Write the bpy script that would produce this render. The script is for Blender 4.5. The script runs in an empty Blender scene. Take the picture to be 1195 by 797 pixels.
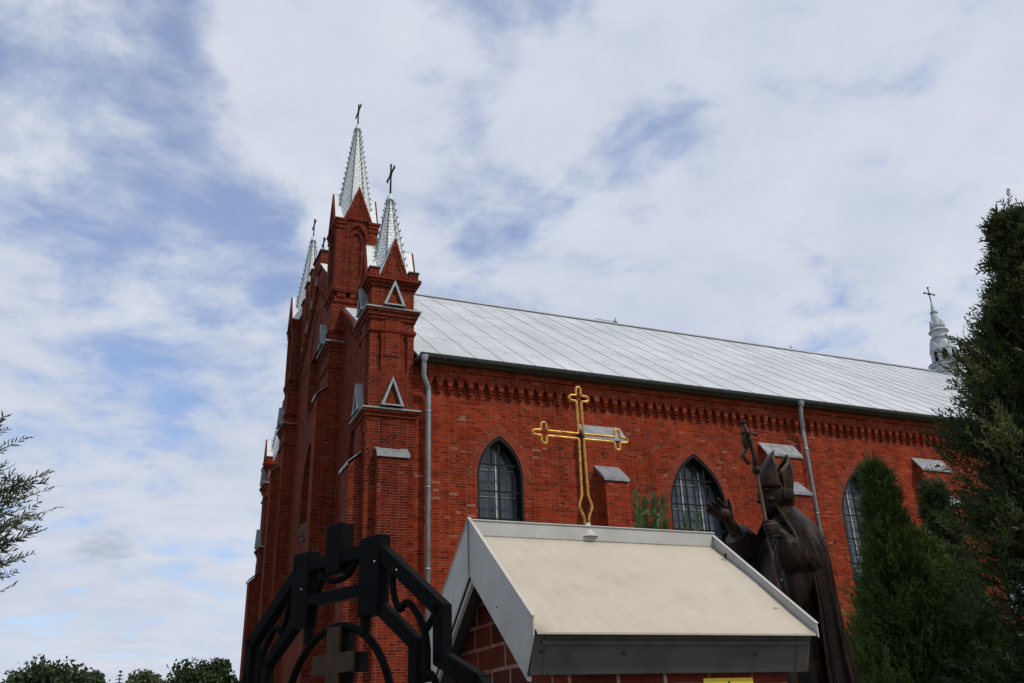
import bpy, bmesh, math, random
import numpy as np
from mathutils import Vector, Matrix

random.seed(11)
rng = np.random.default_rng(11)
R = math.radians
scn = bpy.context.scene
col = scn.collection

# ------------------------------------------------------------------ camera
FL, PW, PH = 1036.91, 1195.0, 797.0
YAW, PITCH, ROLL = R(23.106), R(23.518), R(-2.045)
CAM = Vector((0, 0, 1.6))
FWD = Vector((math.cos(PITCH) * math.sin(YAW), math.cos(PITCH) * math.cos(YAW), math.sin(PITCH)))
_r = Vector((math.cos(YAW), -math.sin(YAW), 0)); _u = _r.cross(FWD)
RGT = _r * math.cos(ROLL) + _u * math.sin(ROLL)
UPV = -_r * math.sin(ROLL) + _u * math.cos(ROLL)
cd = bpy.data.cameras.new("camera"); cam = bpy.data.objects.new("camera", cd); col.objects.link(cam)
cd.sensor_width = 36.0; cd.sensor_fit = 'HORIZONTAL'; cd.lens = FL / PW * 36.0
cd.clip_start = 0.05; cd.clip_end = 3000
cam.matrix_world = Matrix(((RGT.x, UPV.x, -FWD.x, CAM.x), (RGT.y, UPV.y, -FWD.y, CAM.y), (RGT.z, UPV.z, -FWD.z, CAM.z), (0, 0, 0, 1)))
scn.camera = cam

# ------------------------------------------------------------------ light
SUN_EL, SUN_ROT = R(52), R(146)          # sun behind the right shoulder of the viewer
SUN_DIR = Vector((math.sin(SUN_ROT) * math.cos(SUN_EL), math.cos(SUN_ROT) * math.cos(SUN_EL), math.sin(SUN_EL)))
sd = bpy.data.lights.new("sun", 'SUN'); sun = bpy.data.objects.new("sun", sd); col.objects.link(sun)
sd.energy = 2.4; sd.angle = R(3.0); sd.color = (1.0, 0.95, 0.88)
sun.rotation_euler = (-SUN_DIR).to_track_quat('-Z', 'Y').to_euler()

w = bpy.data.worlds.new("World"); scn.world = w; w.use_nodes = True
nt = w.node_tree; N = nt.nodes; Lk = nt.links; N.clear()
def nd(t, **k):
    n = N.new(t)
    for a, b in k.items(): setattr(n, a, b)
    return n
def mth(op, a, b=None, c=None, clamp=False):
    n = nd('ShaderNodeMath', operation=op, use_clamp=clamp)
    for i, v in enumerate((a, b, c)):
        if v is None: continue
        if isinstance(v, (int, float)): n.inputs[i].default_value = v
        else: Lk.new(v, n.inputs[i])
    return n.outputs[0]
sky = nd('ShaderNodeTexSky', sky_type='NISHITA', sun_disc=False, sun_elevation=SUN_EL, sun_rotation=SUN_ROT)
sky.air_density = 1.0; sky.dust_density = 0.6; sky.ozone_density = 2.0
tc = nd('ShaderNodeTexCoord'); sep = nd('ShaderNodeSeparateXYZ'); Lk.new(tc.outputs['Generated'], sep.inputs[0])
zz = mth('ADD', mth('MAXIMUM', sep.outputs[2], 0.0), 0.16)
px_ = mth('DIVIDE', sep.outputs[0], zz); py_ = mth('DIVIDE', sep.outputs[1], zz)
comb = nd('ShaderNodeCombineXYZ'); Lk.new(px_, comb.inputs[0]); Lk.new(py_, comb.inputs[1])
def noise(scale, detail, rough, dist, off):
    mp = nd('ShaderNodeMapping'); mp.inputs['Location'].default_value = off; Lk.new(comb.outputs[0], mp.inputs[0])
    n = nd('ShaderNodeTexNoise'); Lk.new(mp.outputs[0], n.inputs['Vector'])
    n.inputs['Scale'].default_value = scale; n.inputs['Detail'].default_value = detail
    n.inputs['Roughness'].default_value = rough; n.inputs['Distortion'].default_value = dist
    return n.outputs['Fac']
n1 = noise(1.7, 9, 0.56, 0.35, (3.1, 1.7, 0.0)); n2 = noise(5.5, 7, 0.6, 0.25, (1.0, 7.0, 2.0)); n3 = noise(0.9, 3, 0.5, 0, (9.0, 4.0, 1.0))
def blob(px, py, size, amp):
    d = (FWD + RGT * ((px - PW / 2) / FL) - UPV * ((py - PH / 2) / FL)).normalized()
    v = nd('ShaderNodeVectorMath', operation='DISTANCE'); Lk.new(tc.outputs['Generated'], v.inputs[0]); v.inputs[1].default_value = d
    t = mth('DIVIDE', v.outputs['Value'], size)
    return mth('MULTIPLY', mth('POWER', 2.718, mth('MULTIPLY', mth('MULTIPLY', t, t), -1.0)), amp)
# thick bank to the right, thinner broken sheet to the left
base = mth('MULTIPLY_ADD', n1, 1.45, -0.03)
base = mth('ADD', base, mth('MULTIPLY_ADD', n2, 0.85, -0.425))
side = mth('MULTIPLY', mth('ADD', mth('MULTIPLY', sep.outputs[0], 0.92), mth('MULTIPLY', sep.outputs[1], -0.38)), 0.26)
dens = mth('ADD', mth('ADD', base, side), mth('MULTIPLY', mth('MAXIMUM', mth('SUBTRACT', 0.30, sep.outputs[2]), 0.0), 0.8))
for b in [(330, 75, 0.13, 0.22), (200, 300, 0.17, -0.20), (285, 300, 0.11, -0.20), (100, 150, 0.13, 0.13), (330, 320, 0.05, -0.06), (290, 90, 0.08, 0.10), (215, 40, 0.03, -0.2), (245, 108, 0.03, -0.18), (730, 210, 0.03, -0.12), (690, 90, 0.06, 0.08), (560, 150, 0.03, -0.12), (90, 240, 0.14, -0.10), (620, 20, 0.07, -0.16), (790, 150, 0.032, -0.20), (740, 215, 0.08, -0.12), (120, 520, 0.22, 0.16),
          (240, 720, 0.2, -0.12), (230, 110, 0.05, -0.14), (180, 35, 0.05, -0.12), (60, 60, 0.10, 0.08), (520, 260, 0.08, -0.08)]:
    dens = mth('ADD', dens, blob(*b))
ramp = nd('ShaderNodeValToRGB'); Lk.new(dens, ramp.inputs[0])
ramp.color_ramp.interpolation = 'EASE'
ramp.color_ramp.elements[0].position = 0.36; ramp.color_ramp.elements[0].color = (0.30, 0.30, 0.30, 1)
ramp.color_ramp.elements[1].position = 0.74; ramp.color_ramp.elements[1].color = (1, 1, 1, 1)
bg1 = nd('ShaderNodeBackground'); tint = nd('ShaderNodeMix', data_type='RGBA', blend_type='MULTIPLY'); tint.inputs[0].default_value = 1.0; Lk.new(sky.outputs[0], tint.inputs[6]); tint.inputs[7].default_value = (.84, .98, 1.18, 1); Lk.new(tint.outputs[2], bg1.inputs[0]); bg1.inputs[1].default_value = 0.15
cr = nd('ShaderNodeValToRGB'); Lk.new(mth('ADD', mth('MULTIPLY', n2, 0.5), mth('MULTIPLY', n3, 0.5)), cr.inputs[0])
cr.color_ramp.elements[0].position = 0.30; cr.color_ramp.elements[0].color = (0.50, 0.57, 0.72, 1)
cr.color_ramp.elements[1].position = 0.66; cr.color_ramp.elements[1].color = (0.71, 0.745, 0.825, 1)
bg2 = nd('ShaderNodeBackground'); Lk.new(cr.outputs[0], bg2.inputs[0]); bg2.inputs[1].default_value = 1.0
# small grey scud cloud low in the west
mx = nd('ShaderNodeMixShader'); Lk.new(ramp.outputs[0], mx.inputs[0]); Lk.new(bg1.outputs[0], mx.inputs[1]); Lk.new(bg2.outputs[0], mx.inputs[2])
bg3 = nd('ShaderNodeBackground'); bg3.inputs[0].default_value = (0.40, 0.46, 0.58, 1); bg3.inputs[1].default_value = 1.0
scud = mth('ADD', blob(102, 640, 0.020, 0.8), mth('ADD', blob(126, 637, 0.020, 0.9), blob(150, 640, 0.018, 0.8)))
scud = mth('MULTIPLY', mth('ADD', scud, mth('MULTIPLY_ADD', noise(9.0, 8, .62, .4, (2, 2, 5)), 4.0, -2.45)), 0.75, None, True)
scud = mth('MULTIPLY', scud, mth('MULTIPLY', blob(126, 639, 0.038, 1.0), 0.8))
mx2 = nd('ShaderNodeMixShader'); Lk.new(scud, mx2.inputs[0]); Lk.new(mx.outputs[0], mx2.inputs[1]); Lk.new(bg3.outputs[0], mx2.inputs[2])
wo = nd('ShaderNodeOutputWorld'); Lk.new(mx2.outputs[0], wo.inputs[0])

vs = scn.view_settings; vs.view_transform = 'Standard'; vs.look = 'None'; vs.exposure = 0.0; vs.gamma = 1; vs.use_curve_mapping = False
scn.cycles.max_bounces = 6

# ------------------------------------------------------------------ helpers
def at(x, y, t):
    "point t metres in front of the camera (along its axis) under photo pixel x, y"
    return CAM + (FWD + RGT * ((x - PW / 2) / FL) - UPV * ((y - PH / 2) / FL)) * t

def world_offset(o):
    v = Vector((0, 0, 0))
    while o is not None:
        v += o.location; o = o.parent
    return v

class MB:
    "collects faces with box-projected UVs in metres"
    def __init__(s, T=None): s.v = []; s.f = []; s.uv = []; s.T = T; s.sm = []
    def poly(s, pts, uv=None, smooth=False):
        p = [Vector(s.T(*q)) if s.T else Vector(q) for q in pts]
        i = len(s.v); s.v += p; s.f.append(list(range(i, i + len(p)))); s.sm.append(smooth)
        if uv is None:
            n = Vector((0, 0, 0))
            for a in range(len(p)):
                c, d = p[a], p[(a + 1) % len(p)]
                n += Vector(((c.y - d.y) * (c.z + d.z), (c.z - d.z) * (c.x + d.x), (c.x - d.x) * (c.y + d.y)))
            if n.length > 0: n.normalize()
            if abs(n.z) > 0.75: uv = [(q.x, q.y) for q in p]
            elif abs(n.x) > abs(n.y): uv = [(q.y, q.z) for q in p]
            else: uv = [(q.x, q.z) for q in p]
        s.uv += [tuple(q) for q in uv]
    def box(s, x0, x1, y0, y1, z0, z1):
        a, b, c, d = (x0, y0), (x1, y0), (x1, y1), (x0, y1)
        s.prism([a, b, c, d], z0, z1)
    def prism(s, pts, z0, z1):
        n = len(pts)
        s.poly([(x, y, z0) for x, y in reversed(pts)]); s.poly([(x, y, z1) for x, y in pts])
        for i in range(n):
            (a, b), (c, d) = pts[i], pts[(i + 1) % n]
            s.poly([(a, b, z0), (c, d, z0), (c, d, z1), (a, b, z1)])
    def frustum(s, x0, x1, y0, y1, z0, X0, X1, Y0, Y1, z1):
        b = [(x0, y0, z0), (x1, y0, z0), (x1, y1, z0), (x0, y1, z0)]; t = [(X0, Y0, z1), (X1, Y0, z1), (X1, Y1, z1), (X0, Y1, z1)]
        s.poly(b[::-1]); s.poly(t)
        for i in range(4): s.poly([b[i], b[(i + 1) % 4], t[(i + 1) % 4], t[i]])
    def slab(s, pts, off):
        "polygon pts extruded by vector off"
        q = [tuple(Vector(p) + Vector(off)) for p in pts]; n = len(pts)
        s.poly(pts); s.poly(q[::-1])
        for i in range(n): s.poly([pts[(i + 1) % n], pts[i], q[i], q[(i + 1) % n]])
    def tube(s, path, rad, n=8, smooth=True, closed=False, cap=True):
        P = [Vector(p) for p in path]; m = len(P)
        rr = rad if isinstance(rad, (list, tuple)) else [rad] * m
        rings = []; prev = None
        for i in range(m):
            if closed: t = P[(i + 1) % m] - P[i - 1]
            else: t = P[min(i + 1, m - 1)] - P[max(i - 1, 0)]
            if t.length < 1e-9: t = Vector((0, 0, 1))
            t.normalize()
            if prev is None:
                h = Vector((0, 0, 1)) if abs(t.z) < 0.9 else Vector((1, 0, 0))
                u = t.cross(h).normalized()
            else:
                u = prev - t * prev.dot(t)
                u = u.normalized() if u.length > 1e-6 else t.orthogonal().normalized()
            prev = u; v = t.cross(u)
            rings.append([P[i] + (u * math.cos(a) + v * math.sin(a)) * rr[i] for a in [2 * math.pi * k / n for k in range(n)]])
        last = m if closed else m - 1
        L = 0
        for i in range(last):
            A, B = rings[i], rings[(i + 1) % m]; l2 = L + (P[(i + 1) % m] - P[i]).length
            for k in range(n):
                k2 = (k + 1) % n
                s.poly([A[k], A[k2], B[k2], B[k]], [(k / n, L), ((k + 1) / n, L), ((k + 1) / n, l2), (k / n, l2)], smooth)
            L = l2
        if cap and not closed:
            s.poly(rings[0][::-1]); s.poly(rings[-1])
    def revolve(s, c, prof, n=24, smooth=True):
        for i in range(len(prof) - 1):
            (r0, z0), (r1, z1) = prof[i], prof[i + 1]
            for k in range(n):
                a, b = 2 * math.pi * k / n, 2 * math.pi * (k + 1) / n
                pts = [(c[0] + r0 * math.cos(a), c[1] + r0 * math.sin(a), c[2] + z0), (c[0] + r0 * math.cos(b), c[1] + r0 * math.sin(b), c[2] + z0),
                       (c[0] + r1 * math.cos(b), c[1] + r1 * math.sin(b), c[2] + z1), (c[0] + r1 * math.cos(a), c[1] + r1 * math.sin(a), c[2] + z1)]
                if r1 < 1e-6: pts = pts[:3]
                elif r0 < 1e-6: pts = [pts[0], pts[2], pts[3]]
                s.poly(pts, None, smooth)
    def build(s, name, mat, parent=None, bevel=0, label=None):
        off = world_offset(parent) if parent else Vector((0, 0, 0))
        me = bpy.data.meshes.new(name); me.from_pydata([tuple(p - off) for p in s.v], [], s.f); me.update()
        ul = me.uv_layers.new(name="UVMap"); ul.data.foreach_set("uv", [c for q in s.uv for c in q])
        me.polygons.foreach_set("use_smooth", s.sm)
        if any(s.sm) or bevel:
            bm = bmesh.new(); bm.from_mesh(me); bmesh.ops.remove_doubles(bm, verts=bm.verts, dist=1e-5); bm.to_mesh(me); bm.free()
        o = bpy.data.objects.new(name, me); col.objects.link(o); me.materials.append(mat)
        if parent: o.parent = parent
        if bevel:
            b = o.modifiers.new("bevel", 'BEVEL'); b.width = bevel; b.segments = 2; b.limit_method = 'ANGLE'; b.angle_limit = R(40)
        if label: o['label'] = label
        return o

def tag(o, label=None, cat=None, group=None, kind=None):
    if label: o['label'] = label
    if cat: o['category'] = cat
    if group: o['group'] = group
    if kind: o['kind'] = kind
    return o
def thing(name, label, cat, loc=(0, 0, 0), group=None):
    o = bpy.data.objects.new(name, None); o.location = loc; o.empty_display_size = 0.2; col.objects.link(o)
    return tag(o, label, cat, group)
def copy_tree(o, parent, dloc):
    c = o.copy(); col.objects.link(c); c.parent = parent; c.location = o.location + Vector(dloc)
    for ch in list(o.children): copy_tree(ch, c, (0, 0, 0))
    return c

# ------------------------------------------------------------------ materials
class NT:
    def __init__(s, name):
        s.m = bpy.data.materials.new(name); s.m.use_nodes = True; s.t = s.m.node_tree; s.t.nodes.clear()
        s.o = s.t.nodes.new('ShaderNodeOutputMaterial'); s.b = s.t.nodes.new('ShaderNodeBsdfPrincipled'); s.t.links.new(s.b.outputs[0], s.o.inputs[0])
    def n(s, t, ins=None, **k):
        x = s.t.nodes.new(t)
        for a, b in k.items(): setattr(x, a, b)
        for a, v in (ins or {}).items():
            if hasattr(v, 'is_linked'): s.t.links.new(v, x.inputs[a])
            else: x.inputs[a].default_value = v
        return x
    def set(s, **k):
        for a, v in k.items():
            i = s.b.inputs[a.replace('_', ' ')]
            if hasattr(v, 'is_linked'): s.t.links.new(v, i)
            else: i.default_value = v
    def ramp(s, fac, stops, interp='LINEAR'):
        x = s.n('ShaderNodeValToRGB', {0: fac}); e = x.color_ramp.elements; x.color_ramp.interpolation = interp
        while len(e) > 1: e.remove(e[-1])
        e[0].position = stops[0][0]; e[0].color = tuple(stops[0][1]) + (1,)
        for p, c in stops[1:]:
            q = e.new(p); q.color = tuple(c) + (1,)
        return x.outputs[0]
    def noise(s, vec, scale, detail=4, rough=.55, dist=0):
        return s.n('ShaderNodeTexNoise', {'Vector': vec, 'Scale': scale, 'Detail': detail, 'Roughness': rough, 'Distortion': dist}).outputs['Fac']
    def mix(s, f, a, b, bt='MIX'):
        x = s.n('ShaderNodeMix', data_type='RGBA', blend_type=bt)
        for i, v in ((0, f), (6, a), (7, b)):
            if hasattr(v, 'is_linked'): s.t.links.new(v, x.inputs[i])
            else: x.inputs[i].default_value = v if i == 0 else tuple(v) + (1,)
        return x.outputs[2]
    def math(s, op, a, b=0.0, clamp=False):
        return s.n('ShaderNodeMath', {0: a, 1: b}, operation=op, use_clamp=clamp).outputs[0]
    def bump(s, h, strength, dist):
        s.set(Normal=s.n('ShaderNodeBump', {'Height': h, 'Strength': strength, 'Distance': dist}).outputs[0])
    def uv(s): return s.n('ShaderNodeTexCoord').outputs['UV']
    def obj(s): return s.n('ShaderNodeTexCoord').outputs['Object']

def brick_mat(name, stops, mortar, bw=0.225, rh=0.0635, ms=0.0050, stain=0.5, pale=0.0, bump=0.6):
    k = NT(name); uv = k.uv()
    wob = k.n('ShaderNodeTexNoise', {'Vector': uv, 'Scale': 3.0, 'Detail': 2.0})
    va = k.n('ShaderNodeVectorMath', {0: wob.outputs['Color'], 1: (0.5, 0.5, 0.5)}, operation='SUBTRACT').outputs[0]
    vb = k.n('ShaderNodeVectorMath', {0: va, 1: (0.012, 0.012, 0)}, operation='MULTIPLY').outputs[0]
    vec = k.n('ShaderNodeVectorMath', {0: uv, 1: vb}, operation='ADD').outputs[0]
    br = k.n('ShaderNodeTexBrick', {'Vector': vec, 'Color1': (0, 0, 0, 1), 'Color2': (1, 1, 1, 1), 'Mortar': (.5, .5, .5, 1), 'Scale': 1.0, 'Mortar Size': ms, 'Mortar Smooth': 0.25, 'Bias': 0.0, 'Brick Width': bw, 'Row Height': rh},
             offset=0.5, offset_frequency=2, squash=0.62, squash_frequency=2)
    c = k.ramp(br.outputs['Color'], stops)
    big = k.noise(uv, 0.45, 5, .6); mid = k.noise(uv, 2.3, 5, .65); fine = k.noise(uv, 42, 3, .6)
    c = k.mix(k.math('MULTIPLY', k.ramp(big, [(.38, (1, 1, 1)), (.62, (0, 0, 0))]), stain), c, (.62, .50, .46), 'MULTIPLY')
    c = k.mix(k.math('MULTIPLY', k.ramp(mid, [(.50, (0, 0, 0)), (.72, (1, 1, 1))]), .55), c, (.48, .40, .40), 'MULTIPLY')
    c = k.mix(.5, c, k.ramp(fine, [(.3, (.32, .32, .32)), (.7, (1, 1, 1))]), 'MULTIPLY')
    rain = k.n('ShaderNodeMapping', {'Vector': uv, 'Scale': (2.2, .16, 1)}).outputs[0]
    c = k.mix(.6, c, k.ramp(k.noise(rain, 1.0, 6, .65), [(.36, (.50, .46, .46)), (.56, (1, 1, 1))]), 'MULTIPLY')
    if pale:   # odd replaced / lime-washed bricks
        p = k.math('MULTIPLY', k.ramp(br.outputs['Color'], [(.93, (0, 0, 0)), (.95, (1, 1, 1))]), k.ramp(k.noise(uv, .8, 3, .6), [(.50, (0, 0, 0)), (.60, (1, 1, 1))]))
        c = k.mix(k.math('MULTIPLY', p, pale), c, (.36, .31, .24))
    mo = k.mix(k.ramp(k.noise(uv, 3, 5, .65), [(.40, (0, 0, 0)), (.60, (1, 1, 1))]), mortar, (.22, .06, .035))
    c = k.mix(br.outputs['Fac'], c, mo)
    k.set(Base_Color=c, Roughness=.9)
    k.b.inputs['Specular IOR Level'].default_value = 0.08
    h = k.math('ADD', k.math('MULTIPLY', br.outputs['Fac'], -1.0), k.math('MULTIPLY', fine, .35))
    k.bump(h, bump, 0.012)
    return k.m

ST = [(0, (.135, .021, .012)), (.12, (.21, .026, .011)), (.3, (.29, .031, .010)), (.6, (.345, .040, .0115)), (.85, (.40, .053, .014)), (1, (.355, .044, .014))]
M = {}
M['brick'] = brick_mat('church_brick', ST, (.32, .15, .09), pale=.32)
M['facade'] = brick_mat('facade_brick', [(p, (c[0] * .67, c[1] * .73, c[2] * .82)) for p, c in ST], (.27, .135, .09), pale=.15, stain=.85)  # side-wall brick darkened: soot, plus the west front's shade put into the colour
M['arch_brick'] = brick_mat('arch_brick', [(0, (.24, .04, .02)), (1, (.42, .07, .028))], (.30, .20, .15), bw=.245, stain=.3)
M['pillar_brick'] = brick_mat('pillar_brick', [(0, (.09, .022, .016)), (.4, (.17, .032, .02)), (1, (.24, .045, .026))], (.33, .27, .21), bw=.262, rh=.0775, ms=.0075, stain=.7, bump=1.0)

def metal_paint(name, c, rough=.5, metallic=0.0, var=.25, scale=6, streak=True, dirt=(.45, .42, .38), bump=.15, spec=.5):
    k = NT(name); o = k.obj()
    a = k.noise(o, scale, 6, .6); b = k.noise(o, scale * 7, 4, .6)
    cc = k.mix(k.math('MULTIPLY', k.ramp(a, [(.42, (0, 0, 0)), (.75, (1, 1, 1))]), var * 2), c, tuple(x * y for x, y in zip(c, dirt)))
    cc = k.mix(var * .8, cc, k.ramp(b, [(.3, (.6, .6, .6)), (.7, (1, 1, 1))]), 'MULTIPLY')
    k.set(Base_Color=cc, Metallic=metallic, Roughness=k.math('ADD', k.math('MULTIPLY', b, .25), rough - .12))
    k.b.inputs['Specular IOR Level'].default_value = spec
    k.bump(a, bump, .01)
    return k.m
M['zinc'] = metal_paint('zinc_flashing', (.29, .305, .315), .5, .3, .45, 5)
M['zinc_dark'] = metal_paint('weathered_gutter_zinc', (.20, .23, .235), .45, .45, .3)
M['pipe'] = metal_paint('downpipe_zinc', (.37, .40, .42), .4, .4, .3)
M['spire_plain'] = metal_paint('white_painted_tin', (.70, .72, .72), .5, 0, .2)
M['iron'] = metal_paint('rusty_iron', (.030, .024, .022), .6, .3, .3)
M['cream_edge'] = metal_paint('cream_tin_trim', (.46, .445, .41), .5, 0, .18, 9)
M['grey_trim'] = metal_paint('grey_tin_trim', (.50, .465, .41), .6, 0, .2, 7, spec=.25)
M['fascia'] = metal_paint('dark_grey_tin', (.088, .083, .077), .55, 0, .4, 9, spec=.2)
M['gate_black'] = metal_paint('black_painted_steel', (.0035, .003, .003), .65, 0, .3, 15, spec=.06)
M['gate_cross'] = metal_paint('bronze_painted_steel', (.058, .034, .016), .6, 0, .4, 18, spec=.12)
M['black_frame'] = metal_paint('black_painted_frame', (.007, .006, .006), .6, 0, .3, spec=.2)
M['white_bar'] = metal_paint('pale_painted_bar', (.50, .51, .50), .6, 0, .3)
M['grey_bar'] = metal_paint('faded_grey_bar', (.24, .26, .27), .6, 0, .3)
M['stone'] = metal_paint('grey_stone', (.30, .29, .27), .85, 0, .4, 3)

def roof_mat():
    k = NT('aluminium_painted_roof'); uv = k.uv(); o = k.obj()
    br = k.n('ShaderNodeTexBrick', {'Vector': uv, 'Color1': (0, 0, 0, 1), 'Color2': (1, 1, 1, 1), 'Mortar': (0, 0, 0, 1), 'Scale': 1.0, 'Mortar Size': .006, 'Mortar Smooth': .5, 'Brick Width': 0.89, 'Row Height': 1.9}, offset=.0, offset_frequency=2, squash=1.0, squash_frequency=2)
    c = k.ramp(br.outputs['Color'], [(0, (.56, .575, .575)), (.5, (.61, .62, .62)), (1, (.66, .67, .665))])
    c = k.mix(.8, c, k.ramp(k.noise(o, .7, 6, .65), [(.3, (.78, .78, .78)), (.7, (1, 1, 1))]), 'MULTIPLY')
    mp = k.n('ShaderNodeMapping', {'Vector': uv, 'Scale': (9, .5, 1)}).outputs[0]
    c = k.mix(.6, c, k.ramp(k.noise(mp, 1.0, 5, .6), [(.3, (.80, .80, .79)), (.7, (1, 1, 1))]), 'MULTIPLY')
    c = k.mix(k.ramp(k.noise(o, 2.2, 6, .7), [(.60, (0, 0, 0)), (.74, (.45, .45, .45))]), c, (.44, .38, .33))
    c = k.mix(.7, c, k.ramp(k.noise(o, .25, 4, .6), [(.35, (.84, .85, .86)), (.65, (1, 1, 1))]), 'MULTIPLY')
    c = k.mix(k.math('MULTIPLY', br.outputs['Fac'], .4), c, (.30, .31, .31))
    k.set(Base_Color=c, Roughness=.5, Metallic=.1); k.bump(k.noise(mp, 1.3, 4), .25, .02)
    return k.m
M['roof'] = roof_mat()

def shingle_mat():
    k = NT('white_tin_shingles'); uv = k.uv()
    br = k.n('ShaderNodeTexBrick', {'Vector': uv, 'Color1': (0, 0, 0, 1), 'Color2': (1, 1, 1, 1), 'Mortar': (0, 0, 0, 1), 'Scale': 1.0, 'Mortar Size': .008, 'Mortar Smooth': .3, 'Brick Width': .165, 'Row Height': .105}, offset=.5, offset_frequency=2, squash=1.0, squash_frequency=2)
    c = k.ramp(br.outputs['Color'], [(0, (.60, .62, .62)), (1, (.72, .74, .735))])
    c = k.mix(br.outputs['Fac'], c, (.24, .245, .245))
    k.set(Base_Color=c, Roughness=.5); k.bump(k.math('MULTIPLY', br.outputs['Fac'], -1.0), .8, .02)
    return k.m
M['shingle'] = shingle_mat()

def cream_mat():
    k = NT('cream_sheet_roof'); o = k.obj()
    mp = k.n('ShaderNodeMapping', {'Vector': o, 'Scale': (16, 2.2, 2.2)}).outputs[0]
    a = k.noise(o, 3.2, 6, .6); b = k.noise(mp, 3, 5, .6); s = k.noise(o, 26, 3, .5)
    c = k.mix(k.ramp(a, [(.35, (0, 0, 0)), (.7, (1, 1, 1))]), (.500, .438, .335), (.425, .370, .285))
    c = k.mix(.22, c, k.ramp(b, [(.36, (.72, .69, .64)), (.62, (1, 1, 1))]), 'MULTIPLY'); c = k.mix(k.ramp(k.noise(o, 5.0, 4, .6), [(.58, (0, 0, 0)), (.72, (.5, .5, .5))]), c, (.36, .30, .245))
    c = k.mix(k.ramp(s, [(.735, (0, 0, 0)), (.76, (.7, .7, .7))]), c, (.17, .12, .07))
    k.set(Base_Color=c, Roughness=.55); k.bump(a, .25, .02)
    return k.m
M['cream'] = cream_mat()

def gold_mat():
    k = NT('gilded_steel'); o = k.obj(); a = k.noise(o, 60, 5, .65)
    c = k.ramp(a, [(.3, (.13, .045, .010)), (.46, (.47, .23, .04)), (.70, (.72, .42, .085))])
    k.set(Base_Color=c, Metallic=.55, Roughness=.38); k.bump(a, .5, .002)
    return k.m
M['gold'] = gold_mat()
def bronze_mat():
    k = NT('dark_patinated_bronze'); o = k.obj(); a = k.noise(o, 5, 7, .65); b = k.noise(o, 26, 5, .6)
    c = k.ramp(a, [(.3, (.006, .0035, .0027)), (.55, (.014, .0075, .0048)), (.74, (.040, .020, .010))])
    mp = k.n('ShaderNodeMapping', {'Vector': o, 'Scale': (16, 16, 2.5)}).outputs[0]
    c = k.mix(k.ramp(k.noise(mp, 1.0, 5, .6), [(.52, (0, 0, 0)), (.72, (.6, .6, .6))]), c, (.055, .033, .018))
    spot = k.ramp(k.noise(o, 9, 4, .55), [(.70, (0, 0, 0)), (.80, (.8, .8, .8))])
    c = k.mix(spot, c, (.36, .20, .06))  # gold spots: worn metal that also paints in glints
    pt = k.n('ShaderNodeNewGeometry').outputs['Pointiness']
    c = k.mix(k.ramp(k.math('ADD', pt, k.math('MULTIPLY', k.math('SUBTRACT', a, .5), .12)), [(.535, (0, 0, 0)), (.66, (.6, .6, .6))]), c, (.11, .058, .022))  # raised edges tinted brown: wear plus fold highlights put into the colour
    drop = k.ramp(k.noise(o, 30, 2, .4), [(.765, (0, 0, 0)), (.785, (.8, .8, .8))])
    c = k.mix(drop, c, (.45, .43, .38))
    k.set(Base_Color=c, Metallic=.25, Roughness=k.math('ADD', k.math('MULTIPLY', b, .35), .27)); k.b.inputs['Specular IOR Level'].default_value = .16; k.bump(k.math('ADD', k.math('MULTIPLY', b, .35), k.math('ADD', k.math('MULTIPLY', k.noise(o, 90, 4), .25), k.math('MULTIPLY', k.noise(mp, .55, 3, .5, .6), 1.5))), .7, .02)
    return k.m
M['bronze'] = bronze_mat()
def glass_mat():
    k = NT('dark_window_glass'); o = k.obj()
    mp = k.n('ShaderNodeMapping', {'Vector': o, 'Scale': (5, 1, .35)}).outputs[0]
    c = k.ramp(k.noise(mp, 1.3, 3, .5), [(.35, (.022, .030, .036)), (.55, (.058, .072, .084)), (.75, (.11, .125, .135))])  # base colour lifted to carry some sky reflection
    k.set(Base_Color=c, Roughness=.12); k.bump(k.noise(o, 2.0, 2), .15, .02)
    return k.m
M['glass'] = glass_mat()
def flat_mat(name, c, rough=.7):
    k = NT(name); o = k.obj()
    cc = k.mix(.4, c, k.ramp(k.noise(o, 20, 4), [(.3, (.65, .65, .65)), (.7, (1, 1, 1))]), 'MULTIPLY')
    k.set(Base_Color=cc, Roughness=rough); return k.m
M['yellow'] = flat_mat('yellow_sign_paint', (.78, .56, .03), .4)
M['black_ink'] = flat_mat('black_sign_ink', (.01, .01, .01), .5)
M['dark_void'] = flat_mat('dark_interior', (.008, .007, .007), .9)
M['bark'] = flat_mat('brown_bark', (.09, .06, .04), .9)
M['soffit'] = flat_mat('old_brown_boards', (.07, .05, .035), .9)

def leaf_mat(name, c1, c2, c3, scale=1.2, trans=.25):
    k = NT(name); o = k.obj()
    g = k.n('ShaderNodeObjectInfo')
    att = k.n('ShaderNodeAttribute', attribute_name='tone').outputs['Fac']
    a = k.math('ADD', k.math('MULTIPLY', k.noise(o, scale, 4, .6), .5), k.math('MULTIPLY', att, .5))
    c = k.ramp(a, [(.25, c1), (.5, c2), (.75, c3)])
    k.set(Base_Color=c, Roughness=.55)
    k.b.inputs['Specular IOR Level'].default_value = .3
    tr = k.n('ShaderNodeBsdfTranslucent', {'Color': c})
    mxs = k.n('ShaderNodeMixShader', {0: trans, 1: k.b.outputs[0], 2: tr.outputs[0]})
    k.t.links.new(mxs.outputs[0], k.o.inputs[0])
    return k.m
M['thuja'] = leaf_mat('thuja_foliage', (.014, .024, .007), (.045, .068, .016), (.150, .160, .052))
M['thuja_green'] = leaf_mat('bright_thuja_foliage', (.020, .036, .008), (.062, .098, .018), (.15, .19, .045))
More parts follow.
